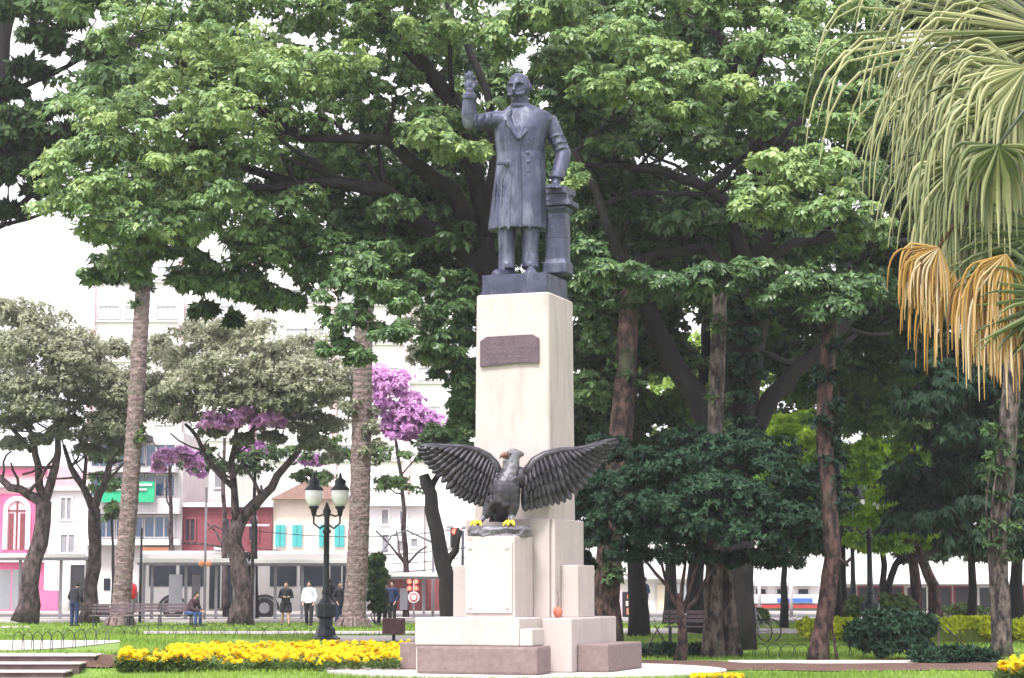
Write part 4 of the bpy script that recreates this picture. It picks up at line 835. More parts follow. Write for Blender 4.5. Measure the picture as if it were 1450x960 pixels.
# palms: ringed columnar trunks
def palm(label, pts, Y, r0, r1, seed):
    t = thing('royal_palm', label, 'palm tree', P(pts[0][0], pts[0][1], Y), 0, 'royal palm trunks')
    gg = random.Random(seed); p = [P(x, y, Y) for x, y in pts]; q = [p[0]]
    for a, b in zip(p, p[1:]):
        n = int((b - a).length / .11)
        for i in range(1, n + 1): q.append(a.lerp(b, i / n))
    m = len(q); rad = []; nxt = 3
    for i in range(m):
        r = r0 + (r1 - r0) * (i / m); r *= 1 + .35 * math.exp(-i / 4)
        if i == nxt: r *= .965; nxt += gg.randint(2, 4)
        rad.append(r * gg.uniform(.985, 1.015))
    mb = MB(); mb.tube(q, rad, 18, rough=.03, rg=gg); mb.build('trunk', M['palmbark'], t, smooth=False)
    # root mat
    mb = MB(); c = p[0]
    for i in range(40): a = gg.uniform(0, 6.28); mb.tube([c + Vector((math.cos(a) * r0 * 1.2, math.sin(a) * r0 * 1.2, .35)), c + Vector((math.cos(a) * r0 * 1.6, math.sin(a) * r0 * 1.6, 0))], [.05, .07], 5)
    mb.build('root_collar', M['palmbark'], t)
    # crown of arching feather fronds above
    top = q[-1]
    for k in range(12):
        a = k * 2.4; L = gg.uniform(3.2, 4.2); pts2 = []; PP, DD, WW, TT = [], [], [], []
        for i in range(15):
            s = i / 14; pts2.append(top + Vector((math.cos(a) * L * s, math.sin(a) * L * s, L * (.65 * s - 1.05 * s * s) + .2)))
        fr = MB(); fr.tube(pts2, [.06 - .05 * i / 14 for i in range(15)], 5); fo = fr.build('frond', M['lf_palm'], t)
        for i in range(2, 15):
            for j in range(3):
                b = pts2[i].lerp(pts2[i-1], j / 3)
                for sd_ in (-1, 1):
                    PP.append(b); DD.append(Vector((-math.sin(a) * sd_ * .6 + math.cos(a) * .3, math.cos(a) * sd_ * .6 + math.sin(a) * .3, -.35))); WW.append(Vector((math.cos(a), math.sin(a), 0)) * .03); TT.append(gg.uniform(.2, .7))
        leaf_mesh('leaflets', np.array(PP), np.array(DD), np.array(WW), np.array(TT), M['lf_back'], fo)
    return t
p1 = palm('left ringed palm trunk with green epiphytes near the canopy', [(170, 886), (176, 800), (184, 700), (191, 600), (197, 500), (203, 400), (212, 230)], 80, .37, .28, 1)
p2 = palm('right ringed palm trunk beside the twin globe lamp', [(500, 887.5), (506, 800), (510, 700), (512, 600), (515, 480), (518, 380), (522, 230)], 78, .42, .32, 2)
crown('epiphytes', fillc(190, 216, 390, 440, 79.6, 80.4, 7, 13, 14, .45, 71) + fillc(187, 200, 610, 630, 79.6, 80, 2, 10, 10, .6, 75), M['lf_back'], p1, sub=6, per=8, k=5, L=.2, wd=.25)
crown('epiphytes', fillc(492, 536, 545, 640, 77.4, 78, 7, 12, 14, .6, 72), M['lf_silver'], p2, sub=6, per=8, k=5, L=.2, wd=.25)
# --- fan palm with drooping segments, right foreground
fp = thing('fan_palm', 'large fan palm at the right edge with drooping split fronds, some dead and orange', 'palm tree', (PX(1560, 27), 27, 0))
mb = MB(); mb.tube([P(1560, 828 + F * EYE / 27, 27), P(1560, 600, 27), P(1562, 250, 27), P(1560, 20, 27)], [.25, .2, .18, .2], 14, rough=.05); mb.build('trunk', M['palmbark'], fp)
hub0 = P(1558, 60, 27)
def fan(px, py, Y, ang0, ang1, n, L, droop, tmin, tmax, m, seed, w=.025, tilt=.3, hang=.55, petiole=True, bend=None):
    """fan leaf: n pleated segments radiating in the picture plane (tilted), bending down under their own weight past 'hang'"""
    gg = random.Random(seed); c = P(px, py, Y); V, Fc, T = [], [], []; n = int(n * (1.9 if m is M['lf_deadpalm'] else 1.35)); w = w * (.6 if m is M['lf_deadpalm'] else 1)
    for i in range(n):
        s = (i + .5) / n; dd = m is M['lf_deadpalm']; a = R(ang0 + (ang1 - ang0) * s + gg.uniform(-2, 2) * (5 if dd else 1.6)); l = L * gg.uniform(.45 if dd else .72, 1.18) * (.75 + .25 * math.sin(math.pi * s))
        d = Vector((math.cos(a), tilt * gg.uniform(.5, 1.5) * (1 if i % 2 else .6), math.sin(a))).normalized()
        p = c.copy(); K = 11; t = gg.uniform(tmin, tmax) - (.25 if gg.random() < .25 else 0); step = l / K; prev = None; sd0 = d.cross(Vector((0, -1, .2))).normalized(); hb = hang * gg.uniform(.8, 1.2)
        for k in range(K + 1):
            f = k / K
            if f > hb: d = (d + Vector((0, 0, -droop * gg.uniform(.7, 1.3)))).normalized()
            else: d = (d + Vector((0, 0, -.03 * droop))).normalized()
            sd_ = d.cross(Vector((0.1, -1, .25)));
            if sd_.length < .1: sd_ = sd0
            sd_.normalize(); nn = sd_.cross(d).normalized()
            ww = w * (min(1, .25 + f * 2.2)) * (1 - max(0, (f - .55) / .47)) + .003
            b = len(V); V += [p - sd_ * ww, p + nn * ww * .7, p + sd_ * ww]
            if k: Fc += [(b-3, b-2, b+1, b), (b-2, b-1, b+2, b+1)]; T += [t + .25 * f * (0 if m is M['lf_deadpalm'] else 1)] * 2  # green segments painted paler towards the hanging tips, as if lit
            p = p + d * step
    Mi = ROOTM[fp]; me = bpy.data.meshes.new('frond'); me.from_pydata([tuple(Mi @ v) for v in V], [], Fc)
    at = me.attributes.new('tint', 'FLOAT', 'FACE'); at.data.foreach_set('value', T)
    fo = link_mesh('frond', me, m, fp)
    if petiole:
        mb = MB(); mid = c.lerp(hub0, .5) + Vector((0, 0, .25)); mb.tube([hub0, mid, c], [.04, .03, .022], 6); mb.build('petiole', m, fo, smooth=True)
    return fo
lp, ld = M['lf_palm'], M['lf_deadpalm']
fan(1500, 50, 26.5, 120, 255, 50, 2.7, .75, .25, .9, lp, 1, hang=.58)
fan(1480, 50, 26.8, 135, 215, 40, 3.6, .8, .3, .95, lp, 2, hang=.56)
fan(1560, 20, 27.4, 95, 200, 30, 2.6, .3, .2, .6, lp, 3, hang=.7)
fan(1470, 130, 26.2, 120, 230, 36, 1.9, .6, .3, .8, lp, 4, hang=.5)
fan(1455, 95, 25.8, 160, 290, 38, 1.5, .7, .5, 1, lp, 5, hang=.4)
fan(1414, 206, 25.5, 160, 380, 30, 1.25, .6, .25, .95, lp, 6, hang=.38, tilt=.9)
fan(1440, 150, 25.9, 150, 290, 40, 2.0, .8, .3, 1, lp, 26, hang=.35)
fan(1400, 100, 26.6, 130, 250, 34, 1.7, .9, .2, .9, lp, 27, hang=.35)
fan(1470, 190, 27.6, 140, 250, 40, 2.7, .7, .1, .7, lp, 28, hang=.5)
fan(1500, 130, 27.8, 150, 215, 34, 3.1, .9, .3, .9, lp, 29, hang=.62)
fan(1360, 230, 26.4, 170, 260, 26, 1.3, .9, .3, .9, lp, 30, hang=.4)
fan(1432, 215, 26.4, 185, 275, 30, 1.9, .45, .2, .7, lp, 7, hang=.45)
fan(1490, 330, 26.0, 150, 250, 34, 1.35, .25, .05, .5, lp, 8, hang=.75, w=.032)
fan(1480, 250, 27.2, 140, 235, 34, 2.1, .5, .2, .7, lp, 9, hang=.5)
fan(1520, 420, 25.8, 120, 240, 30, 1.3, .25, .0, .4, lp, 10, hang=.75, w=.032)
fan(1300, 372, 26.3, 195, 300, 28, .55, .9, .1, .9, ld, 11, hang=.15, w=.02, petiole=False)
fan(1330, 350, 26.2, 170, 290, 30, 1.15, .9, .2, 1, ld, 12, hang=.33, w=.022)
fan(1350, 385, 26.3, 185, 300, 26, 1.25, .8, .2, .9, ld, 13, hang=.4, w=.022, petiole=False)
fan(1395, 385, 26.1, 195, 320, 36, 1.45, .75, .1, 1, ld, 14, hang=.2, w=.024)
fan(1440, 420, 26.0, 215, 300, 26, 1.3, .7, .2, 1, ld, 15, hang=.3, w=.024, petiole=False)
fan(1370, 330, 26.8, 160, 280, 30, 1.2, .8, .4, 1, lp, 16, hang=.3)
fan(1345, 300, 26.5, 180, 290, 24, 1.3, .9, .5, 1, lp, 36, hang=.2)
fan(1310, 330, 26.9, 190, 300, 22, .9, .9, .4, .9, lp, 37, hang=.15, petiole=False)
fan(1425, 360, 25.9, 190, 310, 26, 1.5, .8, .4, 1, ld, 38, hang=.3, w=.024, petiole=False)
fan(1400, 260, 27.0, 150, 270, 32, 1.7, .6, .3, .9, lp, 17, hang=.4)
# ---------------------------------------------------------------- bushes, hedges, flowers
def bush(name, label, cat, px, py, Y, clumps, m, group=None, stems=0, **kw):
    t = thing(name, label, cat, P(px, py, Y), 0, group); k = dict(sub=26, per=24, k=5, L=.09, wd=.3, droop=.1, up=-.5); k.update(kw)
    crown('foliage', clumps, M[m], t, **k)
    mb = MB(); b = P(px, py, Y); gg = random.Random(int(px))
    for i in range(max(2, stems)): mb.tube([b + Vector((gg.uniform(-.1, .1), 0, 0)), b + Vector((gg.uniform(-.4, .4), 0, .35)), b + Vector((gg.uniform(-.6, .6), 0, .8))], [.03, .025, .015], 5)
    mb.build('stem', M['bark'], t); return t
bush('clipped_bush', 'small round clipped bush behind the bicycles', 'bush', 1058, 899, GY(899), [cl(1060, 876, GY(899), 27, 15, .55), cl(1045, 880, GY(899), 15, 10, .5), cl(1072, 878, GY(899), 14, 10, .5)], 'lf_hedge', 'clipped bushes', 3)
bush('clipped_bush', 'rounded clipped bush left of the blue-green lamp post', 'bush', 1208, 893, GY(893), [cl(1206, 863, GY(893), 28, 18, .5), cl(1196, 870, GY(893), 22, 17, .45), cl(1216, 866, GY(893), 22, 18, .5)], 'lf_hedge', 'clipped bushes')
bush('clipped_bush', 'rounded clipped bush right of the blue-green lamp post', 'bush', 1262, 893, GY(893), [cl(1262, 860, GY(893), 30, 18, .55), cl(1280, 866, GY(893), 24, 18, .5), cl(1248, 862, GY(893), 22, 18, .55), cl(1270, 874, GY(893), 30, 14, .4)], 'lf_hedge', 'clipped bushes')
bush('clipped_bush', 'low wide clipped bush behind the yellow hedge near the right edge', 'bush', 1365, 890, GY(890), [cl(1352, 872, GY(890), 34, 17, .5), cl(1392, 876, GY(890), 28, 13, .5), cl(1370, 872, GY(890), 26, 14, .5)], 'lf_hedge', 'clipped bushes')
def hedge(label, x0, x1, yt, yb, Yh):
    cs = []; x = x0
    gg = random.Random(int(x0))
    while x < x1: cs.append(cl(x, (yt + yb) / 2 + gg.uniform(-1, 1), Yh + gg.uniform(-.3, .3), 12, (yb - yt) * .42, .45 + gg.uniform(-.12, .12))); x += 11
    t = thing('yellow_hedge', label, 'hedge', P((x0 + x1) / 2, yb, Yh), 0, 'yellow-green clipped hedges')
    crown('foliage', cs, M['lf_yhedge'], t, sub=34, per=26, k=5, L=.10, wd=.34, droop=.1, up=-1, subr=.45)
    mb = MB(); a = P(x0, yb, Yh); b = P(x1, yb, Yh); z = P(x0, yt + 10, Yh).z
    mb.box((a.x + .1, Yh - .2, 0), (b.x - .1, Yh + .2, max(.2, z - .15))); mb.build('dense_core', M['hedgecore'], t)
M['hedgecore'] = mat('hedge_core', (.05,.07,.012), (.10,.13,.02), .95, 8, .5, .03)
hedge('bright yellow-green hedge between the ivy trunk and the dark bush', 1142, 1212, 876, 904, GY(906))
hedge('long bright yellow-green hedge right of the dark bush', 1312, 1412, 873, 908, GY(910))
hedge('end of the yellow-green hedge beyond the right edge trunk', 1430, 1530, 876, 906, GY(909))
bush('dark_bush', 'blackish green untrimmed bush with thin bare stems before the lamp posts', 'bush', 1246, 938, 44.5, [cl(1240, 895, 44.5, 34, 20, .3), cl(1272, 886, 44.5, 30, 18, .3), cl(1285, 900, 44.5, 32, 18, .25), cl(1225, 905, 44.5, 26, 16, .25), cl(1255, 915, 44.5, 34, 14, .2), cl(1305, 890, 44.8, 20, 18, .3), cl(1252, 878, 44.8, 24, 12, .3), cl(1300, 920, 44.5, 14, 14, .5)], 'lf_dark', None, 6, L=.13)
bush('dark_bush', 'low spreading dark groundcover plant left of the right edge trunk', 'bush', 1345, 943, 42.5, [cl(1320, 934, 42.5, 26, 10, .35), cl(1350, 930, 42.7, 30, 10, .4), cl(1385, 932, 42.8, 24, 9, .35), cl(1310, 928, 43, 20, 8, .3)], 'lf_dark', None, 2, L=.13, up=-.1)
bush('dark_bush', 'low dark hedge plant on the soil between the plinth and the small tree', 'bush', 930, 938, 45.5, [cl(920, 926, 45.5, 22, 9, .35), cl(945, 925, 45.5, 22, 10, .35), cl(985, 924, 46, 18, 8, .35)], 'lf_dark', None, 2, L=.1, up=-.1)
bush('conical_shrub', 'dark green rounded shrub against the foot of the right palm', 'bush', 534, 884, 80, [cl(533, 800, 80, 13, 16, .5), cl(535, 820, 80, 14, 20, .45), cl(530, 840, 80, 12, 18, .35), cl(536, 862, 80, 12, 18, .2)], 'lf_back', None, 3, L=.14)
# marigold beds (far too many heads to count)
def flowerbed(label, outline, n, seed, hk=1.0):
    """outline(u in 0..1, v in 0..1) -> picture point of the ground"""
    gg = np.random.RandomState(seed); PP, DD, WW, TT = [], [], [], []; LP, LD, LW, LT = [], [], [], []
    for i in range(n):
        u, v = gg.rand(), gg.rand(); px, py = outline(u, v); Y = ground_at(px, py)
        x = PX(px, Y); z = gz(x, Y)
        patch = math.sin(x * 2.3 + 1) * math.sin(Y * 1.9 + x) + math.sin(x * 5.1) * .4
        h = (.24 + .16 * gg.rand() + .07 * patch) * hk
        for k in range(12):
            a = gg.uniform(0, 6.28); LP.append((x + gg.normal(0, .06), Y + gg.normal(0, .06), z + gg.uniform(0, h * .85))); LD.append((math.cos(a) * .10, math.sin(a) * .10, gg.uniform(.0, .08))); LW.append((-math.sin(a) * .028, math.cos(a) * .028, .01)); LT.append(gg.uniform(.1, .6))
        if patch > -.35 or gg.rand() < .25:
            c = np.array((x, Y, z + h)); nm = unit(np.array([[gg.normal(0, .35), gg.normal(-.35, .35), 1]]))[0]; s1 = unit(np.cross(nm, [[1, 0, 0]]))[0]; s2 = np.cross(nm, s1); t = gg.uniform(.1, 1); rr = gg.uniform(.045, .075)
            for ly, (kk, sc, hh) in enumerate(((8, 1, 0), (6, .65, .02))):
                for k in range(kk):
                    a = 6.283 * (k + gg.uniform(-.2, .2)) / kk; d = s1 * math.cos(a) + s2 * math.sin(a); wv = np.cross(nm, d)
                    PP.append(c + nm * hh); DD.append(d * rr * sc * 1.3 + nm * (.012 + hh * .8)); WW.append(wv * rr * .5); TT.append(t + gg.uniform(-.15, .15))
    b = leaf_mesh('marigold_bed', np.array(PP), np.array(DD), np.array(WW), np.array(TT), M['fl_yellow'], None, tri=True)
    tag(b, label, 'flowers', 'marigold beds', 'stuff')
    f = leaf_mesh('marigold_leaves', np.array(LP), np.array(LD), np.array(LW), np.array(LT), M['lf_hedge'], None, tri=True)
    tag(f, label.replace('yellow marigold', 'green foliage below the yellow marigold'), 'foliage', 'marigold foliage', 'stuff')
def o1(u, v): return 168 + 402 * u, (948 - 16 * min(1, u / .35) * 0 + 0) - (v * (18 + 14 * min(1, u / .4))) - 0 * u
flowerbed('yellow marigold heads in the long bed left of the monument', lambda u, v: (168 + 400 * u + 14 * v, 952 - v * (12 + 14 * min(1, u / .5))), 2000, 1, .72)
flowerbed('yellow marigold heads in the bed at the lower right corner', lambda u, v: (1412 + 120 * u, 972 - v * (10 + 8 * u)), 420, 2, .8)
flowerbed('yellow marigold heads in the low strip before the apron right of the monument', lambda u, v: (980 + 70 * u, 966 - v * 4), 90, 3, .2)
# grass blades
def grass(n, x0, x1, y0, y1, h, seed, w=.012):
    gg = np.random.RandomState(seed); X = gg.uniform(x0, x1, n); Yv = y0 + (y1 - y0) * gg.rand(n) ** 1.2
    keep = np.ones(n, bool)
    for i in range(n):
        x, y = X[i], Yv[i]; px = 725 + F * x / y
        u = (x - MX) ** 2 / 3.9 ** 2 + (y - MY) ** 2 / 3.7 ** 2; py = 828 + (1.6 - gz(x, y)) * F / y
        if u < 1: keep[i] = False
        if px > 850 and 933 < py < 949.5: keep[i] = False
        if px > 830 and 889 < py < 898: keep[i] = False
        if px < 176 and 906 < py < 922: keep[i] = False
        if x < -7.5 and y < 37.6: keep[i] = False
        if 205 < px < 640 and (893 < py < 898 or (px > 455 and 899 < py < 909)): keep[i] = False
        if 60 < px < 285 and 928 < py < 945 and gg.rand() < .75: keep[i] = False
    X, Yv = X[keep], Yv[keep]; n = len(X); Z = np.array([gz(a, b) for a, b in zip(X, Yv)])
    P0 = np.stack([X, Yv, Z - .01], 1); a = gg.uniform(0, 6.28, n); hh = h * gg.uniform(.5, 1.3, n)
    D = np.stack([gg.normal(0, .35, n) * hh, gg.normal(0, .35, n) * hh, hh], 1); W = np.stack([np.cos(a) * w, np.sin(a) * w, np.zeros(n)], 1)
    dry = np.sin(X * 1.7 + 2) * np.sin(Yv * 1.1) + .5 * np.sin(X * .6 - Yv * .4)
    hh = hh * np.where(dry > .7, .45, 1.0); D = D * np.where(dry > .7, .45, 1.0)[:, None]
    T = .45 + .25 * np.sin(X * .9) * np.cos(Yv * .7) + gg.normal(0, .15, n)
    return P0, D, W, T
A = [grass(60000, -11, 11, 34.2, 46, .09, 1), grass(40000, -18, 20, 46, 62, .10, 2, .018), grass(30000, -26, 26, 62, 86, .12, 3, .028)]
gr = leaf_mesh('grass', *[np.concatenate([a[i] for a in A]) for i in range(4)], M['lf_grass'], None, tri=True); gr['kind'] = 'stuff'; gr['label'] = 'short bright green grass of the park lawn'
gr['category'] = 'grass'
# ---------------------------------------------------------------- buildings across the street
def wz(py, Y): return P(725, py, Y).z
def building(name, label, px0, px1, pyt, Y, m, depth=10, cat='building', zb=0.0, wallname='wall'):
    x0, x1 = PX(px0, Y), PX(px1, Y); t = thing(name, label, cat, ((x0 + x1) / 2, Y, zb))
    wl_ = MB().box((x0, Y, zb), (x1, Y + depth, wz(pyt, Y))).build(wallname, m, t); return t, wl_
def pane(par, px0, px1, py0, py1, Y, frame, glass, bars=0, fw=.10, out=.10, name='window'):
    """projecting frame ring with the pane set back inside it"""
    x0, x1, z0, z1 = PX(px0, Y), PX(px1, Y), wz(py1, Y), wz(py0, Y); f = MB()
    f.box((x0 - fw, Y - out, z0 - fw), (x1 + fw, Y + .02, z0)); f.box((x0 - fw, Y - out, z1), (x1 + fw, Y + .02, z1 + fw))
    f.box((x0 - fw, Y - out, z0 + .001), (x0, Y + .02, z1 - .001)); f.box((x1, Y - out, z0 + .001), (x1 + fw, Y + .02, z1 - .001))
    for i in range(bars): xb = x0 + (x1 - x0) * (i + 1) / (bars + 1); f.box((xb - .04, Y - out * .7, z0 + .001), (xb + .04, Y - .02, z1 - .001))
    fo = f.build(name, frame, par)
    MB().box((x0 + .001, Y - .03, z0 + .001), (x1 - .001, Y + .015, z1 - .001)).build('pane', glass, fo); return fo
def band(par, px0, px1, py0, py1, Y, m, out=.15, name='cornice'):
    return MB().box((PX(px0, Y), Y - out, wz(py1, Y)), (PX(px1, Y), Y + .03, wz(py0, Y))).build(name, m, par)
YB = 118
# pink colonial house
t, w_ = building('colonial_house', 'pink and white old house with arched windows at the left edge', -120, 62, 655, YB, M['palepink'])
band(t, -122, 64, 652, 660, YB, M['white'], .5); band(t, -120, 63, 664, 672, YB, M['pink'], .25); band(t, -121, 63, 683, 690, YB, M['white'], .35)
band(t, -120, 62, 699, 785, YB, M['pink'], .06, 'pink_wall_panel'); band(t, -120, 63, 786, 796, YB, M['white'], .4)
band(t, -120, 62, 797, 884, YB, M['pink'], .06, 'pink_wall_panel')
for c in (-28, 22, -78):
    f = MB(); x = PX(c, YB); z0 = wz(778, YB); z1 = wz(722, YB); hw = 13 / 24.6; n = 12
    outer = [(x - hw - .25, z0)] + [(x + (hw + .25) * math.cos(math.pi - math.pi * i / n), z1 + (hw + .25) * math.sin(math.pi * i / n)) for i in range(n + 1)] + [(x + hw + .25, z0)]
    inner = [(x - hw, z0)] + [(x + hw * math.cos(math.pi - math.pi * i / n), z1 + hw * math.sin(math.pi * i / n)) for i in range(n + 1)] + [(x + hw, z0)]
    k = len(outer); vs = [(a, YB - .2, b) for a, b in outer] + [(a, YB - .2, b) for a, b in inner] + [(a, YB, b) for a, b in outer] + [(a, YB - .08, b) for a, b in inner]
    f.add(vs, [(i, i+1, k+i+1, k+i) for i in range(k-1)] + [(i+1, i, 2*k+i, 2*k+i+1) for i in range(k-1)] + [(k+i, k+i+1, 3*k+i+1, 3*k+i) for i in range(k-1)])
    fo = f.build('arched_window', M['white'], t)
    f2 = MB(); f2.add([(a, YB - .09, b) for a, b in inner], [tuple(range(k - 1, -1, -1))]); f2.build('pane', M['palepink'], fo)
    f3 = MB(); f3.box((x - .05, YB - .13, z0), (x + .05, YB - .092, z1 + hw * .9)); f3.box((x - hw, YB - .13, z1 - .1), (x - .051, YB - .092, z1)); f3.box((x + .051, YB - .13, z1 - .1), (x + hw, YB - .092, z1)); f3.box((x - hw * .9, YB - .125, z0), (x - hw * .35, YB - .095, z1 - .2)); f3.box((x + hw * .35, YB - .125, z0), (x + hw * .9, YB - .095, z1 - .2)); f3.build('shutter', M['brick'], fo)
# white town house
t, w_ = building('town_house', 'plain white town house between the pink house and the blue glazed building', 62.5, 122, 690, YB + .3, M['white'])
band(t, 62, 123, 688, 695, YB + .3, M['conc'], .3); pane(t, 85, 104, 757, 782, YB + .3, M['white'], M['grey'], 1); pane(t, 84, 98, 705, 735, YB + .3, M['white'], M['grey'], 1)
band(t, 50, 84, 836, 884, YB - 1.2, M['pink'], .3, 'pink_gate_wall'); band(t, 64, 82, 792, 835, YB - 1.2, M['white'], .3, 'white_panel')
pane(t, 100, 120, 800, 870, YB + .3, M['conc'], M['dark'])
# modern building with blue glass
t, w_ = building('office_building', 'modern concrete building with blue window bands and a green banner behind the left palm', 122.5, 256, 612, YB, M['conc'])
band(t, 122, 212, 618, 626, YB, M['dark'], 1.2, 'balcony_slab'); band(t, 122, 250, 664, 670, YB, M['conc'], 1.2, 'balcony_slab'); band(t, 122, 256, 706, 728, YB, M['conc'], 1.0, 'balcony_parapet'); band(t, 122, 256, 764, 772, YB, M['white'], .8, 'balcony_slab')
for a, b in ((126, 160), (164, 200), (204, 244)):
    pane(t, a, b, 630, 660, YB, M['conc'], M['bluegl'], 2); pane(t, a, b, 674, 702, YB, M['conc'], M['bluegl'], 2); pane(t, a, b, 732, 760, YB, M['conc'], M['bluegl'], 2)
band(t, 200, 240, 775, 784, YB, M['orange'], .5, 'shop_sign')
gb = band(t, 136, 216, 682, 711, YB - 1.3, M['green'], .08, 'banner'); band(gb, 140, 212, 685, 688, YB - 1.45, M['white'], .02, 'banner_stripe'); band(gb, 150, 205, 692, 694, YB - 1.45, M['white'], .02, 'banner_stripe')
# maroon building
t, w_ = building('brick_building', 'low maroon walled building behind the bus', 256.5, 384, 716, YB + .2, M['brick'])
band(t, 256, 386, 712, 718, YB + .2, M['white'], .3)
for c in (262, 318, 352): pane(t, c, c + 12, 735, 765, YB + .2, M['brick'], M['glass'], 1)
t, w_ = building('tall_house', 'narrow white block rising behind the maroon building', 246, 330, 640, YB + 12, M['white'])
for c in (256, 280, 302): pane(t, c, c + 10, 665, 690, YB + 12, M['white'], M['grey'])
# cream house with shutters
t, w_ = building('cream_house', 'cream house with teal shutters and tiled gable roof', 385, 500, 706, YB + .4, M['cream'])
rf = MB(); x0, x1 = PX(381, YB), PX(504, YB); xm = (x0 + x1) / 2; ze = wz(707, YB); zr = wz(676, YB)
rf.add([(x0, YB - .3, ze), (x1, YB - .3, ze), (xm, YB - .3, zr), (x0, YB + 11, ze), (x1, YB + 11, ze), (xm, YB + 11, zr)], [(0,1,2), (5,4,3), (0,2,5,3), (2,1,4,5), (1,0,3,4)]); rf.build('roof', M['tile'], t)
for c in (390, 414, 452, 474):
    f = pane(t, c, c + 12, 744, 774, YB + .4, M['white'], M['glass'])
    for s in (0, 1): band(f, c - 1 + 7.2 * s, c + 5.6 + 7.2 * s, 743, 774, YB + .25, M['teal'], .06, 'shutter')
band(t, 384, 502, 781, 784, YB + .4, M['white'], .2)
# white houses
t, w_ = building('white_house', 'white two storey house with grey windows left of the crooked stem', 505, 600, 715, YB + .5, M['white'])
rf = MB(); x0, x1 = PX(500, YB), PX(604, YB); ze = wz(716, YB); zr = wz(694, YB); xm = PX(552, YB)
rf.add([(x0, YB, ze), (x1, YB, ze), (xm, YB, zr), (x0, YB + 11, ze), (x1, YB + 11, ze), (xm, YB + 11, zr)], [(0,1,2), (5,4,3), (0,2,5,3), (2,1,4,5), (1,0,3,4)]); rf.build('roof', M['white'], t)
for c, a, b in ((541, 757, 782), (562, 766, 780), (582, 763, 774), (540, 722, 742), (566, 724, 742)): pane(t, c, c + 9, a, b, YB + .5, M['white'], M['grey'])
band(t, 505, 601, 806, 812, YB + .5, M['conc'], 1.5, 'awning'); band(t, 507, 598, 812, 880, YB + .5, M['brick'], .05, 'shop_front')
t, w_ = building('white_house', 'white house behind the eagle with an open pale front', 601, 700, 700, YB + .8, M['white'])
for c in (612, 632, 654): pane(t, c, c + 10, 745, 772, YB + .8, M['white'], M['conc'])
band(t, 602, 700, 812, 880, YB + .8, M['brick'], .05, 'shop_front')
# towers
def tower(label, px0, px1, pyt, Y, floors, cols, pilasters, dark=False):
    t, w_ = building('apartment_tower', label, px0, px1, pyt, Y, M['white'], 16)
    for p in pilasters: band(t, p - 4, p + 4, pyt - 3, 800, Y, M['palepink'], .6, 'pilaster')
    for y in floors:
        band(t, px0, px1, y + 20, y + 22.5, Y, M['conc'], .3, 'floor_band')
        for c0, c1 in cols: pane(t, c0, c1, y, y + 16, Y, M['conc'], M['paleglass'], 3, .15, .2)
tower('broad white apartment tower with pink pilaster on the far left skyline', 118, 372, 352, 230, (378, 434, 490, 546, 602), ((132, 160), (170, 198), (215, 243), (258, 286), (300, 330)), (355, 122, 250))
tower('white apartment tower with window bands seen left of the pedestal', 373, 640, 366, 215, (411, 466, 521, 576, 631), ((402, 428), (430, 456), (476, 502), (532, 562), (592, 622)), (575, 470))
# right side: shops seen under the trees
YS = 112.5
t, w_ = building('shop_row', 'pale shop fronts with a poster board right of the monument', 840, 1060, 770, YB, M['white'])
band(t, 840, 1060, 812, 820, YB, M['conc'], .8, 'awning')
for a, b, k in ((855, 872, 'glass'), (930, 948, 'cream'), (956, 976, 'paleglass'), (985, 1006, 'dark'), (1015, 1034, 'orange'), (1040, 1056, 'glass')): pane(t, a, b, 828, 876, YB, M['conc'], M[k])
t, w_ = building('shop_row', 'white shop with blue, white and red sign boards behind the round clipped bush', 1061, 1175, 765, YB, M['white'])
band(t, 1062, 1160, 842, 854, YB, M['white'], .5, 'sign_board'); band(t, 1100, 1150, 847, 853, YB - .55, M['blue'], .05, 'sign_board'); band(t, 1062, 1160, 857, 860, YB, M['red'], .5, 'sign_board'); band(t, 1062, 1160, 824, 830, YB, M['conc'], .5, 'awning')
for a in (1066, 1090, 1116, 1140): pane(t, a, a + 16, 866, 880, YB, M['conc'], M['glass'])
for a in (1070, 1100, 1130): pane(t, a, a + 14, 834, 841, YB, M['conc'], M['glass'])
t, w_ = building('long_shop', 'long building with pale upper wall and dark open fronts at the right', 1176, 1560, 780, YB, M['white'])
band(t, 1176, 1560, 822, 827, YB, M['conc'], 1.2, 'awning')
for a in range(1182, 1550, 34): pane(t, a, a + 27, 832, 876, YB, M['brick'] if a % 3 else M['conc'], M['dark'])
# kiosk poster board
kb = thing('poster_board', 'poster board with warm food pictures right of the monument', 'sign', P(896, 884, 100))
kY = 100; band(kb, 881, 912, 838, 884, kY, M['dark'], .12, 'board')
for i, (a, b, c, d, k) in enumerate(((888, 905, 842, 848, 'orange'), (886, 904, 851, 858, 'cream'), (887, 896, 861, 870, 'orange'), (898, 908, 861, 872, 'cream'), (886, 909, 874, 880, 'yellow'))): band(kb, a, b, c, d, kY - .13, M[k], .02, 'poster')
band(kb, 877, 880.5, 835, 884, kY, M['palepink'], .15, 'board_post')
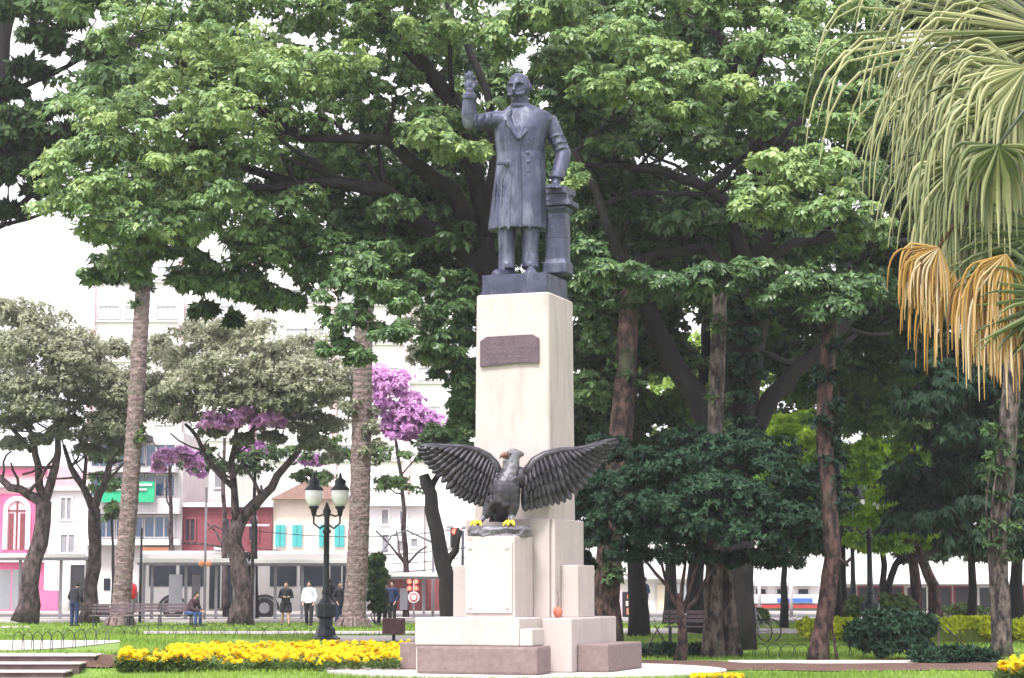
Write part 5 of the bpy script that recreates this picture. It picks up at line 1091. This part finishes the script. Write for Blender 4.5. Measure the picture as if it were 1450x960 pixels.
# ---------------------------------------------------------------- bus stop shelters and bus
def shelter(label, px0, px1, pyroof, Y, posts, panels, depth=2.2):
    t = thing('bus_shelter', label, 'bus shelter', (PX((px0 + px1) / 2, Y), Y, .12), 0, 'bus shelters along the street')
    z = wz(pyroof, Y); x0, x1 = PX(px0, Y), PX(px1, Y)
    MB().bbox((x0, Y - .5, z), (x1, Y + depth, z + .16), .04).build('roof', M['grey'], t)
    MB().bbox((x0, Y - .56, z + .1), (x1, Y - .5, z + .28), .02).build('fascia', M['white'], t)
    for p in posts: x = PX(p, Y); MB().box((x - .06, Y + .2, .1), (x + .06, Y + .32, z - .001)).build('post', M['grey'], t)
    for a, b, k in panels: f = MB().box((PX(a, Y), Y + depth - .3, .5), (PX(b, Y), Y + depth - .24, z - .4)).build('glass_panel', M[k], t)
    return t
shelter('grey roofed bus shelter in front of the pink house', -60, 124, 793, 90, (-20, 26, 84, 121), ((2, 20, 'paleglass'), (-18, 0, 'paleglass')))
shelter('long grey roofed bus shelter with pale panels alongside the bus', 196, 352, 800, 90, (202, 214, 262, 305, 348), ((229, 248, 'paleglass'), (262, 274, 'grey')))
shelter('long low roofed bus shelter where people wait between gnarled tree and lamp', 356, 498, 801, 89.5, (359, 389, 427, 492), ())
shelter('small bus shelter right of the right palm trunk', 540, 628, 820, 89.5, (547, 600, 624), ((563, 574, 'paleglass'),))
# bus
bt = thing('city_bus', 'long silver city bus waiting behind the shelters', 'bus', (PX(340, 97), 97, .02))
bx0, bx1 = PX(196, 97), PX(520, 97); zb0, zb1 = .4, 3.15
mb = MB(); prof = [(97.0, .35), (97.0, 2.7), (97.12, 3.05), (97.5, 3.2), (99.0, 3.2), (99.4, 3.05), (99.5, 2.7), (99.5, .35)]
jx = PX(352, 97)
for a, b in ((bx0, jx - .35), (jx + .35, bx1)): mb.loft([[Vector((x, y, z)) for y, z in prof] for x in (a, b)])
bo = mb.build('body', M['bus'], bt)
mb = MB()
for i in range(6): x = jx - .33 + i * .13; mb.loft([[Vector((xx, y if 97 < y < 99.5 else (97.08 if y <= 97 else 99.4), z - .05)) for y, z in prof] for xx in (x, x + .05)])
mb.build('bellows', M['rubber'], bt)
x = bx0 + .5
k = 0
while x < bx1 - 1.5:
    if abs(x + .7 - jx) > 1.1:
        if k % 4 == 2: dr = MB().box((x, 96.95, .5), (x + 1.1, 96.99, 2.6)).build('door', M['glass'], bt); MB().box((x + .52, 96.93, .5), (x + .58, 96.95, 2.6)).build('door_frame', M['bus'], dr)
        else: MB().box((x, 96.96, 1.55), (x + 1.25, 96.99, 2.5)).build('window', M['glass'], bt)
    x += 1.42; k += 1
for px in (245, 375, 470):
    xw = PX(px, 97); wb = MB(); wb.tube([(xw, 96.97, .50), (xw, 97.3, .50)], [.5, .5], 20); wo_ = wb.build('wheel', M['rubber'], bt)
    rb = MB(); rb.tube([(xw, 96.94, .50), (xw, 97.0, .50)], [.24, .28], 14); rb.build('rim', M['grey'], wo_)
    ar = MB(); n = 12; pts = [(xw + .66 * math.cos(math.pi * i / n), 96.98, .45 + .66 * math.sin(math.pi * i / n)) for i in range(n + 1)]; ar.tube(pts, .05, 6); ar.build('wheel_arch', M['rubber'], bt)
MB().box((bx0 - .02, 97.3, 2.75), (bx0, 99.2, 3.05)).build('route_display', M['dark'], bt)
MB().bbox((PX(300, 97), 97.4, 3.21), (PX(352, 97) - .6, 99.1, 3.4), .05).build('roof_unit', M['white'], bt)
# white van behind the left palm
vt = thing('white_van', 'white van half hidden behind the left palm and gnarled stems', 'van', (PX(158, 97), 97, .02))
v0, v1 = PX(138, 97), PX(196, 97) - .3; pf = [(0, .4), (0, 2.1), (.12, 2.2), (.75, 2.2), (.86, 1.5), (1.0, 1.25), (1.0, .4)]
mb = MB(); mb.loft([[Vector((v0 + (v1 - v0) * a, y, b)) for a, b in pf] for y in (97.0, 98.8)]); mb.build('body', M['white'], vt)
MB().box((v0 + .3, 96.96, 1.35), (v0 + .6, 96.99, 1.9)).build('window', M['glass'], vt)
for px in (.2, .82): xw = v0 + (v1 - v0) * px; wb = MB(); wb.tube([(xw, 96.94, .35), (xw, 97.2, .35)], [.34, .34], 16); wb.build('wheel', M['rubber'], vt)
for z in (.9, 1.5): MB().box((v1 - .32, 96.96, z), (v1 - .22, 96.995, z + .18)).build('tail_light', M['red'], vt)
# ---------------------------------------------------------------- lamps, posts, signals, wires
def lamp(label, px, py, group='twin globe iron lamp posts'):
    Y = GY(py); b = P(px, py, Y); b.z = gz(b.x, Y); t = thing('street_lamp', label, 'street lamp', b, 0, group)
    MB().lathe(b, [(.42, 0), (.42, .06), (.36, .10), (.30, .14), (.26, .34), (.20, .40), (.20, .62), (.30, .68), (.30, 1.02), (.22, 1.08), (.12, 1.2), (.10, 1.3)], 8).build('base', M['iron'], t)
    MB().lathe(b, [(.10, 1.3), (.12, 1.34), (.10, 1.4), (.085, 2.2), (.075, 3.05), (.12, 3.08), (.12, 3.14), (.08, 3.18), (.075, 3.5), (.12, 3.7), (.06, 3.85), (.02, 3.95)], 14).build('post', M['iron'], t, smooth=True)
    for s in (-1, 1):
        a = MB(); a.tube([b + Vector((0, 0, 3.35)), b + Vector((s * .2, 0, 3.2)), b + Vector((s * .38, 0, 3.35)), b + Vector((s * .38, 0, 3.62))], .03, 8)
        a.tube([b + Vector((s * .05, 0, 3.62)), b + Vector((s * .25, 0, 3.55)), b + Vector((s * .38, 0, 3.62))], .025, 8)
        a.lathe(b + Vector((s * .38, 0, 0)), [(.05, 3.55), (.10, 3.75), (.15, 3.80), (.15, 3.84)], 12); ao = a.build('arm', M['iron'], t, smooth=True)
        g_ = MB(); g_.lathe(b + Vector((s * .38, 0, 0)), [(.12, 3.84), (.20, 3.94), (.255, 4.08), (.26, 4.30)], 18); g_.build('globe', M['globe'], ao, smooth=True)
        c_ = MB(); c_.lathe(b + Vector((s * .38, 0, 0)), [(.27, 4.30), (.27, 4.34), (.19, 4.44), (.16, 4.46), (.17, 4.58), (.06, 4.66), (.03, 4.78), (.005, 4.82)], 14); c_.build('cap', M['iron'], ao, smooth=True)
    return t
L1 = lamp('black twin globe lamp post left of the right palm trunk', 461, 906)
for px, py, lab in ((1232, 899, 'dark blue-green twin globe lamp post behind the dark bush'), (1208, 890, 'twin globe lamp post farther back beside the ivy trunk')):
    c = copy_tree(L1); Yc = GY(py); c.location = (PX(px, Yc), Yc, 0); c['label'] = lab
def post(name, label, cat, px, pyt, py, Y, r, m, group=None):
    t = thing(name, label, cat, (PX(px, Y), Y, 0), 0, group); x = PX(px, Y); z = wz(pyt, Y)
    MB().tube([(x, Y, 0), (x, Y, z * .5), (x, Y, z)], [r, r * .9, r * .8], 10).build('pole', m, t, smooth=True); return t, x, z
t, x, z = post('traffic_signal', 'red traffic signal on a dark post beside the crooked stem', 'traffic light', 655, 752, 880, 92, .07, M['iron'])
MB().bbox((x - .55, 91.8, z - .75), (x - .15, 92.1, z + .15), .04).build('signal_box', M['dark'], t)
for k, mm in ((0, 'redlamp'), (1, 'dark'), (2, 'dark')):
    q = MB(); q.tube([(x - .35, 91.76, z - .02 - k * .28), (x - .35, 91.83, z - .02 - k * .28)], [.13, .13], 14); q.build('lamp_lens', M[mm], t)
MB().tube([(x, 92, z - .2), (x - .2, 92, z - .2)], [.03, .03], 6).build('bracket', M['iron'], t)
t, x, z = post('street_light', 'slim grey street light with long curved arm above the small shelter', 'street lamp', 613, 740, 880, 93, .07, M['grey'])
MB().tube([(x, 93, z - .9), (x - 1.2, 93, z - .35), (x - 1.9, 93, z - .6), (x - 2.2, 93, z - 1.2)], [.05, .045, .04, .03], 8).build('arm', M['grey'], t, smooth=True)
MB().bbox((x - 2.35, 92.9, z - 1.35), (x - 2.05, 93.1, z - 1.2), .02).build('lamp_head', M['grey'], t)
t, x, z = post('road_sign', 'round white sign below red lights under the small shelter', 'sign', 586, 822, 880, 93.5, .05, M['grey'])
q = MB(); q.tube([(x, 93.40, z - .75), (x, 93.44, z - .75)], [.26, .26], 18); q.build('sign_disc', M['white'], t); q = MB(); q.tube([(x, 93.37, z - .75), (x, 93.39, z - .75)], [.18, .18], 18); q.build('sign_ring', M['red'], t); q = MB(); q.tube([(x, 93.34, z - .75), (x, 93.365, z - .75)], [.13, .13], 18); q.build('sign_face', M['white'], t)
for dx in (-.2, .1):
    for dz in (0, .3): MB().ell((x + dx, 93.4, z - .35 + dz), (.1, .04, .1), 10, 6).build('red_light', M['redlamp'], t)
t, x, z = post('slim_post', 'thin dark post with a red bin right of the left palm trunk', 'post', 199, 748, 884, 86.3, .06, M['iron'])
MB().lathe((x - .32, 86.1, 0), [(.12, 1.0), (.2, 1.08), (.22, 1.4), (.2, 1.58), (.08, 1.66)], 14).build('red_bin', M['red'], t, smooth=True)
t, x, z = post('slim_post', 'thin grey post with orange round lamps between shelter and gnarled tree', 'post', 290, 690, 882, 88.6, .06, M['grey'])
for dx in (-.14, .16): q = MB(); q.ell((x + dx, 88.5, wz(798, 88.6)), (.14, .08, .13), 12, 8); q.build('orange_lamp', M['orange'], t, smooth=True)
t, x, z = post('slim_post', 'thin mossy post just right of the gnarled leaning tree', 'post', 357, 730, 884, 87.2, .08, M['bark'])
# overhead wires between two utility poles
for i, (y1, y2) in enumerate(((752, 742), (776, 770), (788, 784), (800, 796))):
    a = P(360, y1, 113); b = P(700, y2, 113); q = MB(); q.tube([a.lerp(b, s / 14) + Vector((0, 0, -.5 * math.sin(math.pi * s / 14))) for s in range(15)], .022, 4)
    tag(q.build('overhead_cable', M['rubber']), ('topmost', 'second highest', 'third highest', 'lowest')[i] + ' thin dark cable strung across the white houses', 'cable', 'overhead cables')
a = P(200, 800, 113)
for px, lab in ((360, 'utility pole carrying cables beside the maroon building'), (700, 'utility pole carrying cables, hidden behind the monument')):
    t, x, z = post('utility_pole', lab, 'pole', px, 730, 880, 113.2, .13, M['conc'], 'utility poles'); MB().box((x - .8, 113.05, wz(745, 113)), (x + .8, 113.15, wz(745, 113) + .12)).build('crossarm', M['conc'], t)
for i, (p, lab) in enumerate(((1075, 'pale slim pole before the blue and red sign boards'), (1120, 'second pale slim pole before the blue and red sign boards'), (950, 'pale slim pole seen under the round dark crown'))):
    post('utility_pole', lab, 'pole', p, 815, 882, 104, .1, M['conc'], 'slim poles along the far pavement')
# ---------------------------------------------------------------- bins, benches, hoops, bicycles
Yb = GY(907); bx = PX(558, Yb); t = thing('litter_bin', 'maroon slatted litter bin on a short post behind the marigolds', 'bin', (bx, Yb, 0))
MB().tube([(bx, Yb, 0), (bx, Yb, .3)], .05, 8).build('post', M['iron'], t)
for s in range(-3, 4): MB().bbox((bx + s * .085 - .037, Yb - .22, .2), (bx + s * .085 + .037, Yb - .19, .64), .006).build('slat', M['maroon'], t)
for s in range(-2, 3):
    for sd_ in (-1, 1): MB().bbox((bx + sd_ * .3 - .015, Yb + s * .08 - .035, .2), (bx + sd_ * .3 + .015, Yb + s * .08 + .035, .64), .006).build('slat', M['maroon'], t)
MB().box((bx - .27, Yb - .185, .22), (bx + .27, Yb + .18, .6)).build('liner', M['dark'], t)
MB().bbox((bx - .31, Yb - .23, .63), (bx + .31, Yb + .22, .66), .008).build('rim', M['maroon'], t)
def bench(label, x, Y, Lh, zg=0.0, rz=0.0):
    t = thing('park_bench', label, 'bench', (x, Y, zg), 0, 'slatted park benches')
    for i in range(4): MB().bbox((x - Lh, Y - .05 + i * .12, zg + .43), (x + Lh, Y + .05 + i * .12, zg + .47), .008).build('seat_slat', M['benchwood'], t)
    for i in range(3): MB().bbox((x - Lh, Y + .46 + .03 * i, zg + .56 + i * .12), (x + Lh, Y + .49 + .03 * i, zg + .65 + i * .12), .008).build('back_slat', M['benchwood'], t)
    for s in (-1, 0, 1) if Lh > 1.2 else (-1, 1):
        q = MB(); xx = x + s * (Lh - .15); q.tube([(xx, Y - .02, zg), (xx, Y, zg + .42), (xx, Y + .40, zg + .42), (xx, Y + .55, zg + .92)], .028, 6); q.tube([(xx, Y + .42, zg + .42), (xx, Y + .5, zg)], .028, 6); q.build('iron_frame', M['iron'], t)
    return t
BY = 79; bgz = 0.0
bench('long dark bench on which the seated man leans forward', PX(226, BY), BY, 1.35)
bench('dark bench left of the palm foot with nobody on it', PX(160, 77), 77, .85)
bench('dark bench behind the low multi-stem tree', PX(980, 57), 57, .75)
def hoops(label, pts, n, h=.34):
    """row of low bent wire hoops along picture points"""
    W = []
    for px, py in pts:
        Y = ground_at(px, py)
        W.append(Vector((PX(px, Y), Y, gz(PX(px, Y), Y))))
    t = thing('hoop_fence', label, 'fence', W[0], 0, 'low wire hoop fences')
    me0 = None
    for i in range(n):
        s = i / n * (len(W) - 1); k = int(s); a = W[k].lerp(W[k + 1], s - k); s2 = (i + 1.25) / n * (len(W) - 1); k2 = min(int(s2), len(W) - 2); b = W[k2].lerp(W[k2 + 1], s2 - k2)
        q = MB(); q.tube([a.lerp(b, (1 - math.cos(math.pi * u / 10)) / 2) + Vector((0, 0, h * math.sin(math.pi * u / 10) ** .6 - .02)) for u in range(11)], .008, 5); q.build('hoop', M['iron'], t)
hoops('low wire hoop fence along the left lawn edge before the pale path', [(20, 922), (80, 922), (150, 912), (230, 900), (330, 898)], 18, .38)
hoops('low wire hoop fence along the pale path right of the thick trunks', [(1045, 932), (1150, 933), (1260, 934)], 11, .34)
hoops('low wire hoop fence on the far edge of the right lawn', [(880, 888), (1000, 888), (1140, 888)], 16, .4)
hoops('low wire hoop fence beyond the marigolds on the left lawn', [(250, 904), (350, 904), (460, 904)], 10, .38)
def bicycle(label, x, Y, s=1):
    t = thing('bicycle', label, 'bicycle', (x, Y, 0), 0, 'parked bicycles'); r = .33
    for k in (-1, 1):
        c = Vector((x + k * .52 * s, Y, r)); q = MB(); q.tube([c + Vector((r * math.cos(a), 0, r * math.sin(a))) for a in [2 * math.pi * i / 22 for i in range(23)]], .018, 6); wo_ = q.build('wheel', M['rubber'], t)
        q = MB()
        for i in range(8): a = i * math.pi / 4; q.tube([c, c + Vector((r * math.cos(a), 0, r * math.sin(a)))], .004, 4)
        q.build('spokes', M['grey'], wo_)
    q = MB(); A_, B_, C_, D_ = Vector((x - .52 * s, Y, r)), Vector((x - .05 * s, Y, .3)), Vector((x - .18 * s, Y, .85)), Vector((x + .4 * s, Y, .85))
    for a, b in ((A_, B_), (A_, C_), (B_, C_), (B_, D_), (C_, D_), (D_, Vector((x + .52 * s, Y, r)))): q.tube([a, b], .016, 6)
    q.build('frame', M['grey'], t); q = MB(); q.ell(C_ + Vector((0, 0, .1)), (.13, .06, .03), 10, 6); q.build('saddle', M['rubber'], t)
    q = MB(); q.tube([D_ + Vector((0, -.25, .15)), D_ + Vector((.05 * s, 0, .2)), D_ + Vector((0, .25, .15))], .014, 6); q.tube([D_, D_ + Vector((.03, 0, .2))], .016, 6); q.build('handlebar', M['grey'], t)
bicycle('grey bicycle parked beside the thick trunks under the round bush', PX(1048, 56), 56)
bicycle('second bicycle parked just behind the first by the thick trunks', PX(1062, 57.5), 57.5, -1)
# ---------------------------------------------------------------- people
def person(label, px, py, pose='stand', face=0.0, top='c_black', bottom='c_black', Y=None, legs_bare=False, h=1.72, arm=0, group=None):
    Y = Y or GY(py, .12 if py < 884 else 0); zg = .12 if (86.5 < Y < 94.6) else (.01 if Y > 94.6 else 0); o = Vector((PX(px, Y), Y, zg)); t = thing('person', label, 'person', o, 0, group)
    k = h / 1.72; ca, sa = math.cos(face), math.sin(face)
    def W(x, y, z): return o + Vector((x * ca - y * sa, x * sa + y * ca, z)) * k       # y<0 is in front of the body
    if pose == 'sit':
        hipz = .50; hip = (0, .15, .52); sh_ = (0, -.12, .98); hd_ = (0, -.24, 1.18)
        knees = [(s * .14, -.30, .50) for s in (-1, 1)]; feet = [(s * .15, -.30, .06) for s in (-1, 1)]; hips = [(s * .10, .13, .50) for s in (-1, 1)]
        elb = [(s * .24, -.22, .66) for s in (-1, 1)]; hnd = [(s * .06, -.50, .58) for s in (-1, 1)]
    else:
        lean = -.10 if pose == 'lean' else 0
        hip = (0, 0, .92); sh_ = (0, lean, 1.40); hd_ = (0, lean * 2.0 - .02, 1.60 if pose != 'lean' else 1.56)
        st_ = .10 if pose == 'walk' else .02
        hips = [(s * .10, 0, .90) for s in (-1, 1)]; knees = [(s * .11, -.03 - s * st_ * .6, .48) for s in (-1, 1)]; feet = [(s * .12, -s * st_ * 1.6, .08) for s in (-1, 1)]
        elb = [(s * .27, lean * .6 + .04, 1.12) for s in (-1, 1)]; hnd = [(s * .22, -.14 + lean, .90) for s in (-1, 1)]
        if arm: hnd = [(s * .08, -.26 + lean, 1.12) for s in (-1, 1)]
    b = MB()
    mid = tuple((hip[i] + sh_[i]) / 2 for i in range(3))
    b.tube([W(*hip), W(*mid), W(*sh_), W(sh_[0], sh_[1], sh_[2] + .04)], [.145, .135, .15, .07], 14)
    b.tube([W(sh_[0] - .17, sh_[1], sh_[2] - .02), W(*sh_), W(sh_[0] + .17, sh_[1], sh_[2] - .02)], [.06, .08, .06], 10)
    b.tube([W(*sh_), W(*hd_)], [.06, .055], 10); b.ell(W(*hd_), (.078 * k, .095 * k, .118 * k), 14, 10); b.ell(W(hd_[0], hd_[1] - .095, hd_[2] - .015), (.015, .02, .025), 6, 4)
    for s in (0, 1):
        sg = -1 if s == 0 else 1
        b.ell(W(hd_[0] + sg * .078, hd_[1], hd_[2]), (.012, .02, .03), 6, 4)
        b.tube([W(*hips[s]), W(*knees[s]), W(*feet[s])], [.085, .058, .042], 12)
        f = feet[s]; b.tube([W(f[0], f[1] + .04, .045), W(f[0], f[1] - .10, .04), W(f[0], f[1] - .17, .03)], [.045, .045, .03], 8)
        S_ = (sg * .18, sh_[1], sh_[2] - .02); b.tube([W(*S_), W(*elb[s]), W(*hnd[s])], [.052, .042, .03], 10)
        hv = Vector(hnd[s]); d = (hv - Vector(elb[s])).normalized(); b.ell(W(*(hv + d * .04)), (.035, .025, .04), 8, 6)
        for q in range(4): c0 = hv + d * .06 + Vector(((q - 1.5) * .018, 0, 0)); b.tube([W(*c0), W(*(c0 + d * .05)), W(*(c0 + d * .08 + Vector((0, -.01, -.01))))], [.009, .008, .006], 5)
        c0 = hv + d * .02; b.tube([W(*c0), W(*(c0 + Vector((-sg * .04, -.02, -.02))))], [.010, .008], 5)
    remesh(b, 'body', M['skin'], t, .014, 1)
    c = MB(); c.tube([W(hip[0], hip[1], hip[2] - .05), W(*mid), W(*sh_), W(sh_[0], sh_[1], sh_[2] + .035)], [.175, .165, .18, .085], 14)
    for s in (0, 1):
        sg = -1 if s == 0 else 1; c.tube([W(0, sh_[1], sh_[2]), W(sg * .185, sh_[1], sh_[2] - .02), W(*elb[s]), W(*(Vector(elb[s]).lerp(Vector(hnd[s]), .85)))], [.10, .078, .062, .05], 12)
    remesh(c, 'jacket' if top != 'c_shirt' else 'shirt', M[top], t, .022, 1)
    c = MB(); c.tube([W(hip[0], hip[1], hip[2] + .06), W(hip[0], hip[1], hip[2] - .08)], [.165, .16], 14)
    for s in (0, 1):
        if legs_bare: c.tube([W(*hips[s]), W(*(Vector(hips[s]).lerp(Vector(knees[s]), .9)))], [.13, .13], 12)
        else: c.tube([W(*hips[s]), W(*knees[s]), W(feet[s][0], feet[s][1], feet[s][2] + .02)], [.112, .082, .07], 12)
    remesh(c, 'skirt' if legs_bare else 'trousers', M[bottom], t, .022, 1)
    c = MB(); c.ell(W(hd_[0], hd_[1] + .02, hd_[2] + .03), (.09 * k, .102 * k, .112 * k), 12, 8)
    hv = c.build('hair', M['c_hair'], t, smooth=True)
    for s in (0, 1): f = feet[s]; c = MB(); c.tube([W(f[0], f[1] + .06, .05), W(f[0], f[1] - .08, .045), W(f[0], f[1] - .19, .035)], [.055, .055, .04], 10); c.build('shoe', M['c_black'], t, smooth=True)
    return t
person('person in dark jacket and blue jeans, turned away, leaning in the left shelter', 106, 882, 'lean', R(160), 'c_black', 'c_navy', h=1.74)
person('seated person in dark plum jacket and jeans leaning forward with hands together', 272, 888, 'sit', R(62), 'c_plum', 'c_jeans', Y=79.1, h=1.75)
person('person in black top and short black skirt with bare legs under the shelter', 405, 881, 'walk', R(12), 'c_black', 'c_black', legs_bare=True, arm=1)
person('person in pale blue shirt and black trousers walking under the shelter', 438, 881, 'walk', R(-8), 'c_shirt', 'c_black', h=1.74)
person('person in dark clothes standing just right of the black lamp post', 481, 880, 'stand', R(40), 'c_black', 'c_navy')
person('person in dark clothes at the left end of the small shelter', 541, 881, 'stand', R(30), 'c_black', 'c_black')
person('person in navy jacket standing beside the pale panel of the small shelter', 556, 880, 'stand', R(-30), 'c_navy', 'c_black', h=1.75)
person('person in dark clothes standing before the poster board right of the monument', 913, 880, 'stand', R(-60), 'c_navy', 'c_black', Y=92, h=1.8)
person('person in black seen through the shelter beside the bus wheel', 466, 880, 'stand', R(180), 'c_black', 'c_black', Y=91.2)
# ---------------------------------------------------------------- air
hz = MB().box((-900, -80, -1.5), (900, 1100, 60)).build('haze', None); hz['kind'] = 'stuff'
hm = bpy.data.materials.new('thin_haze'); hm.use_nodes = True; N = hm.node_tree.nodes; L = hm.node_tree.links
for n in list(N): N.remove(n)
pv = N.new('ShaderNodeVolumePrincipled'); pv.inputs['Density'].default_value = .0004; pv.inputs['Color'].default_value = (.97, .95, 1, 1); pv.inputs['Anisotropy'].default_value = .3
ho_ = N.new('ShaderNodeOutputMaterial'); L.new(pv.outputs[0], ho_.inputs['Volume']); hz.data.materials.append(hm)
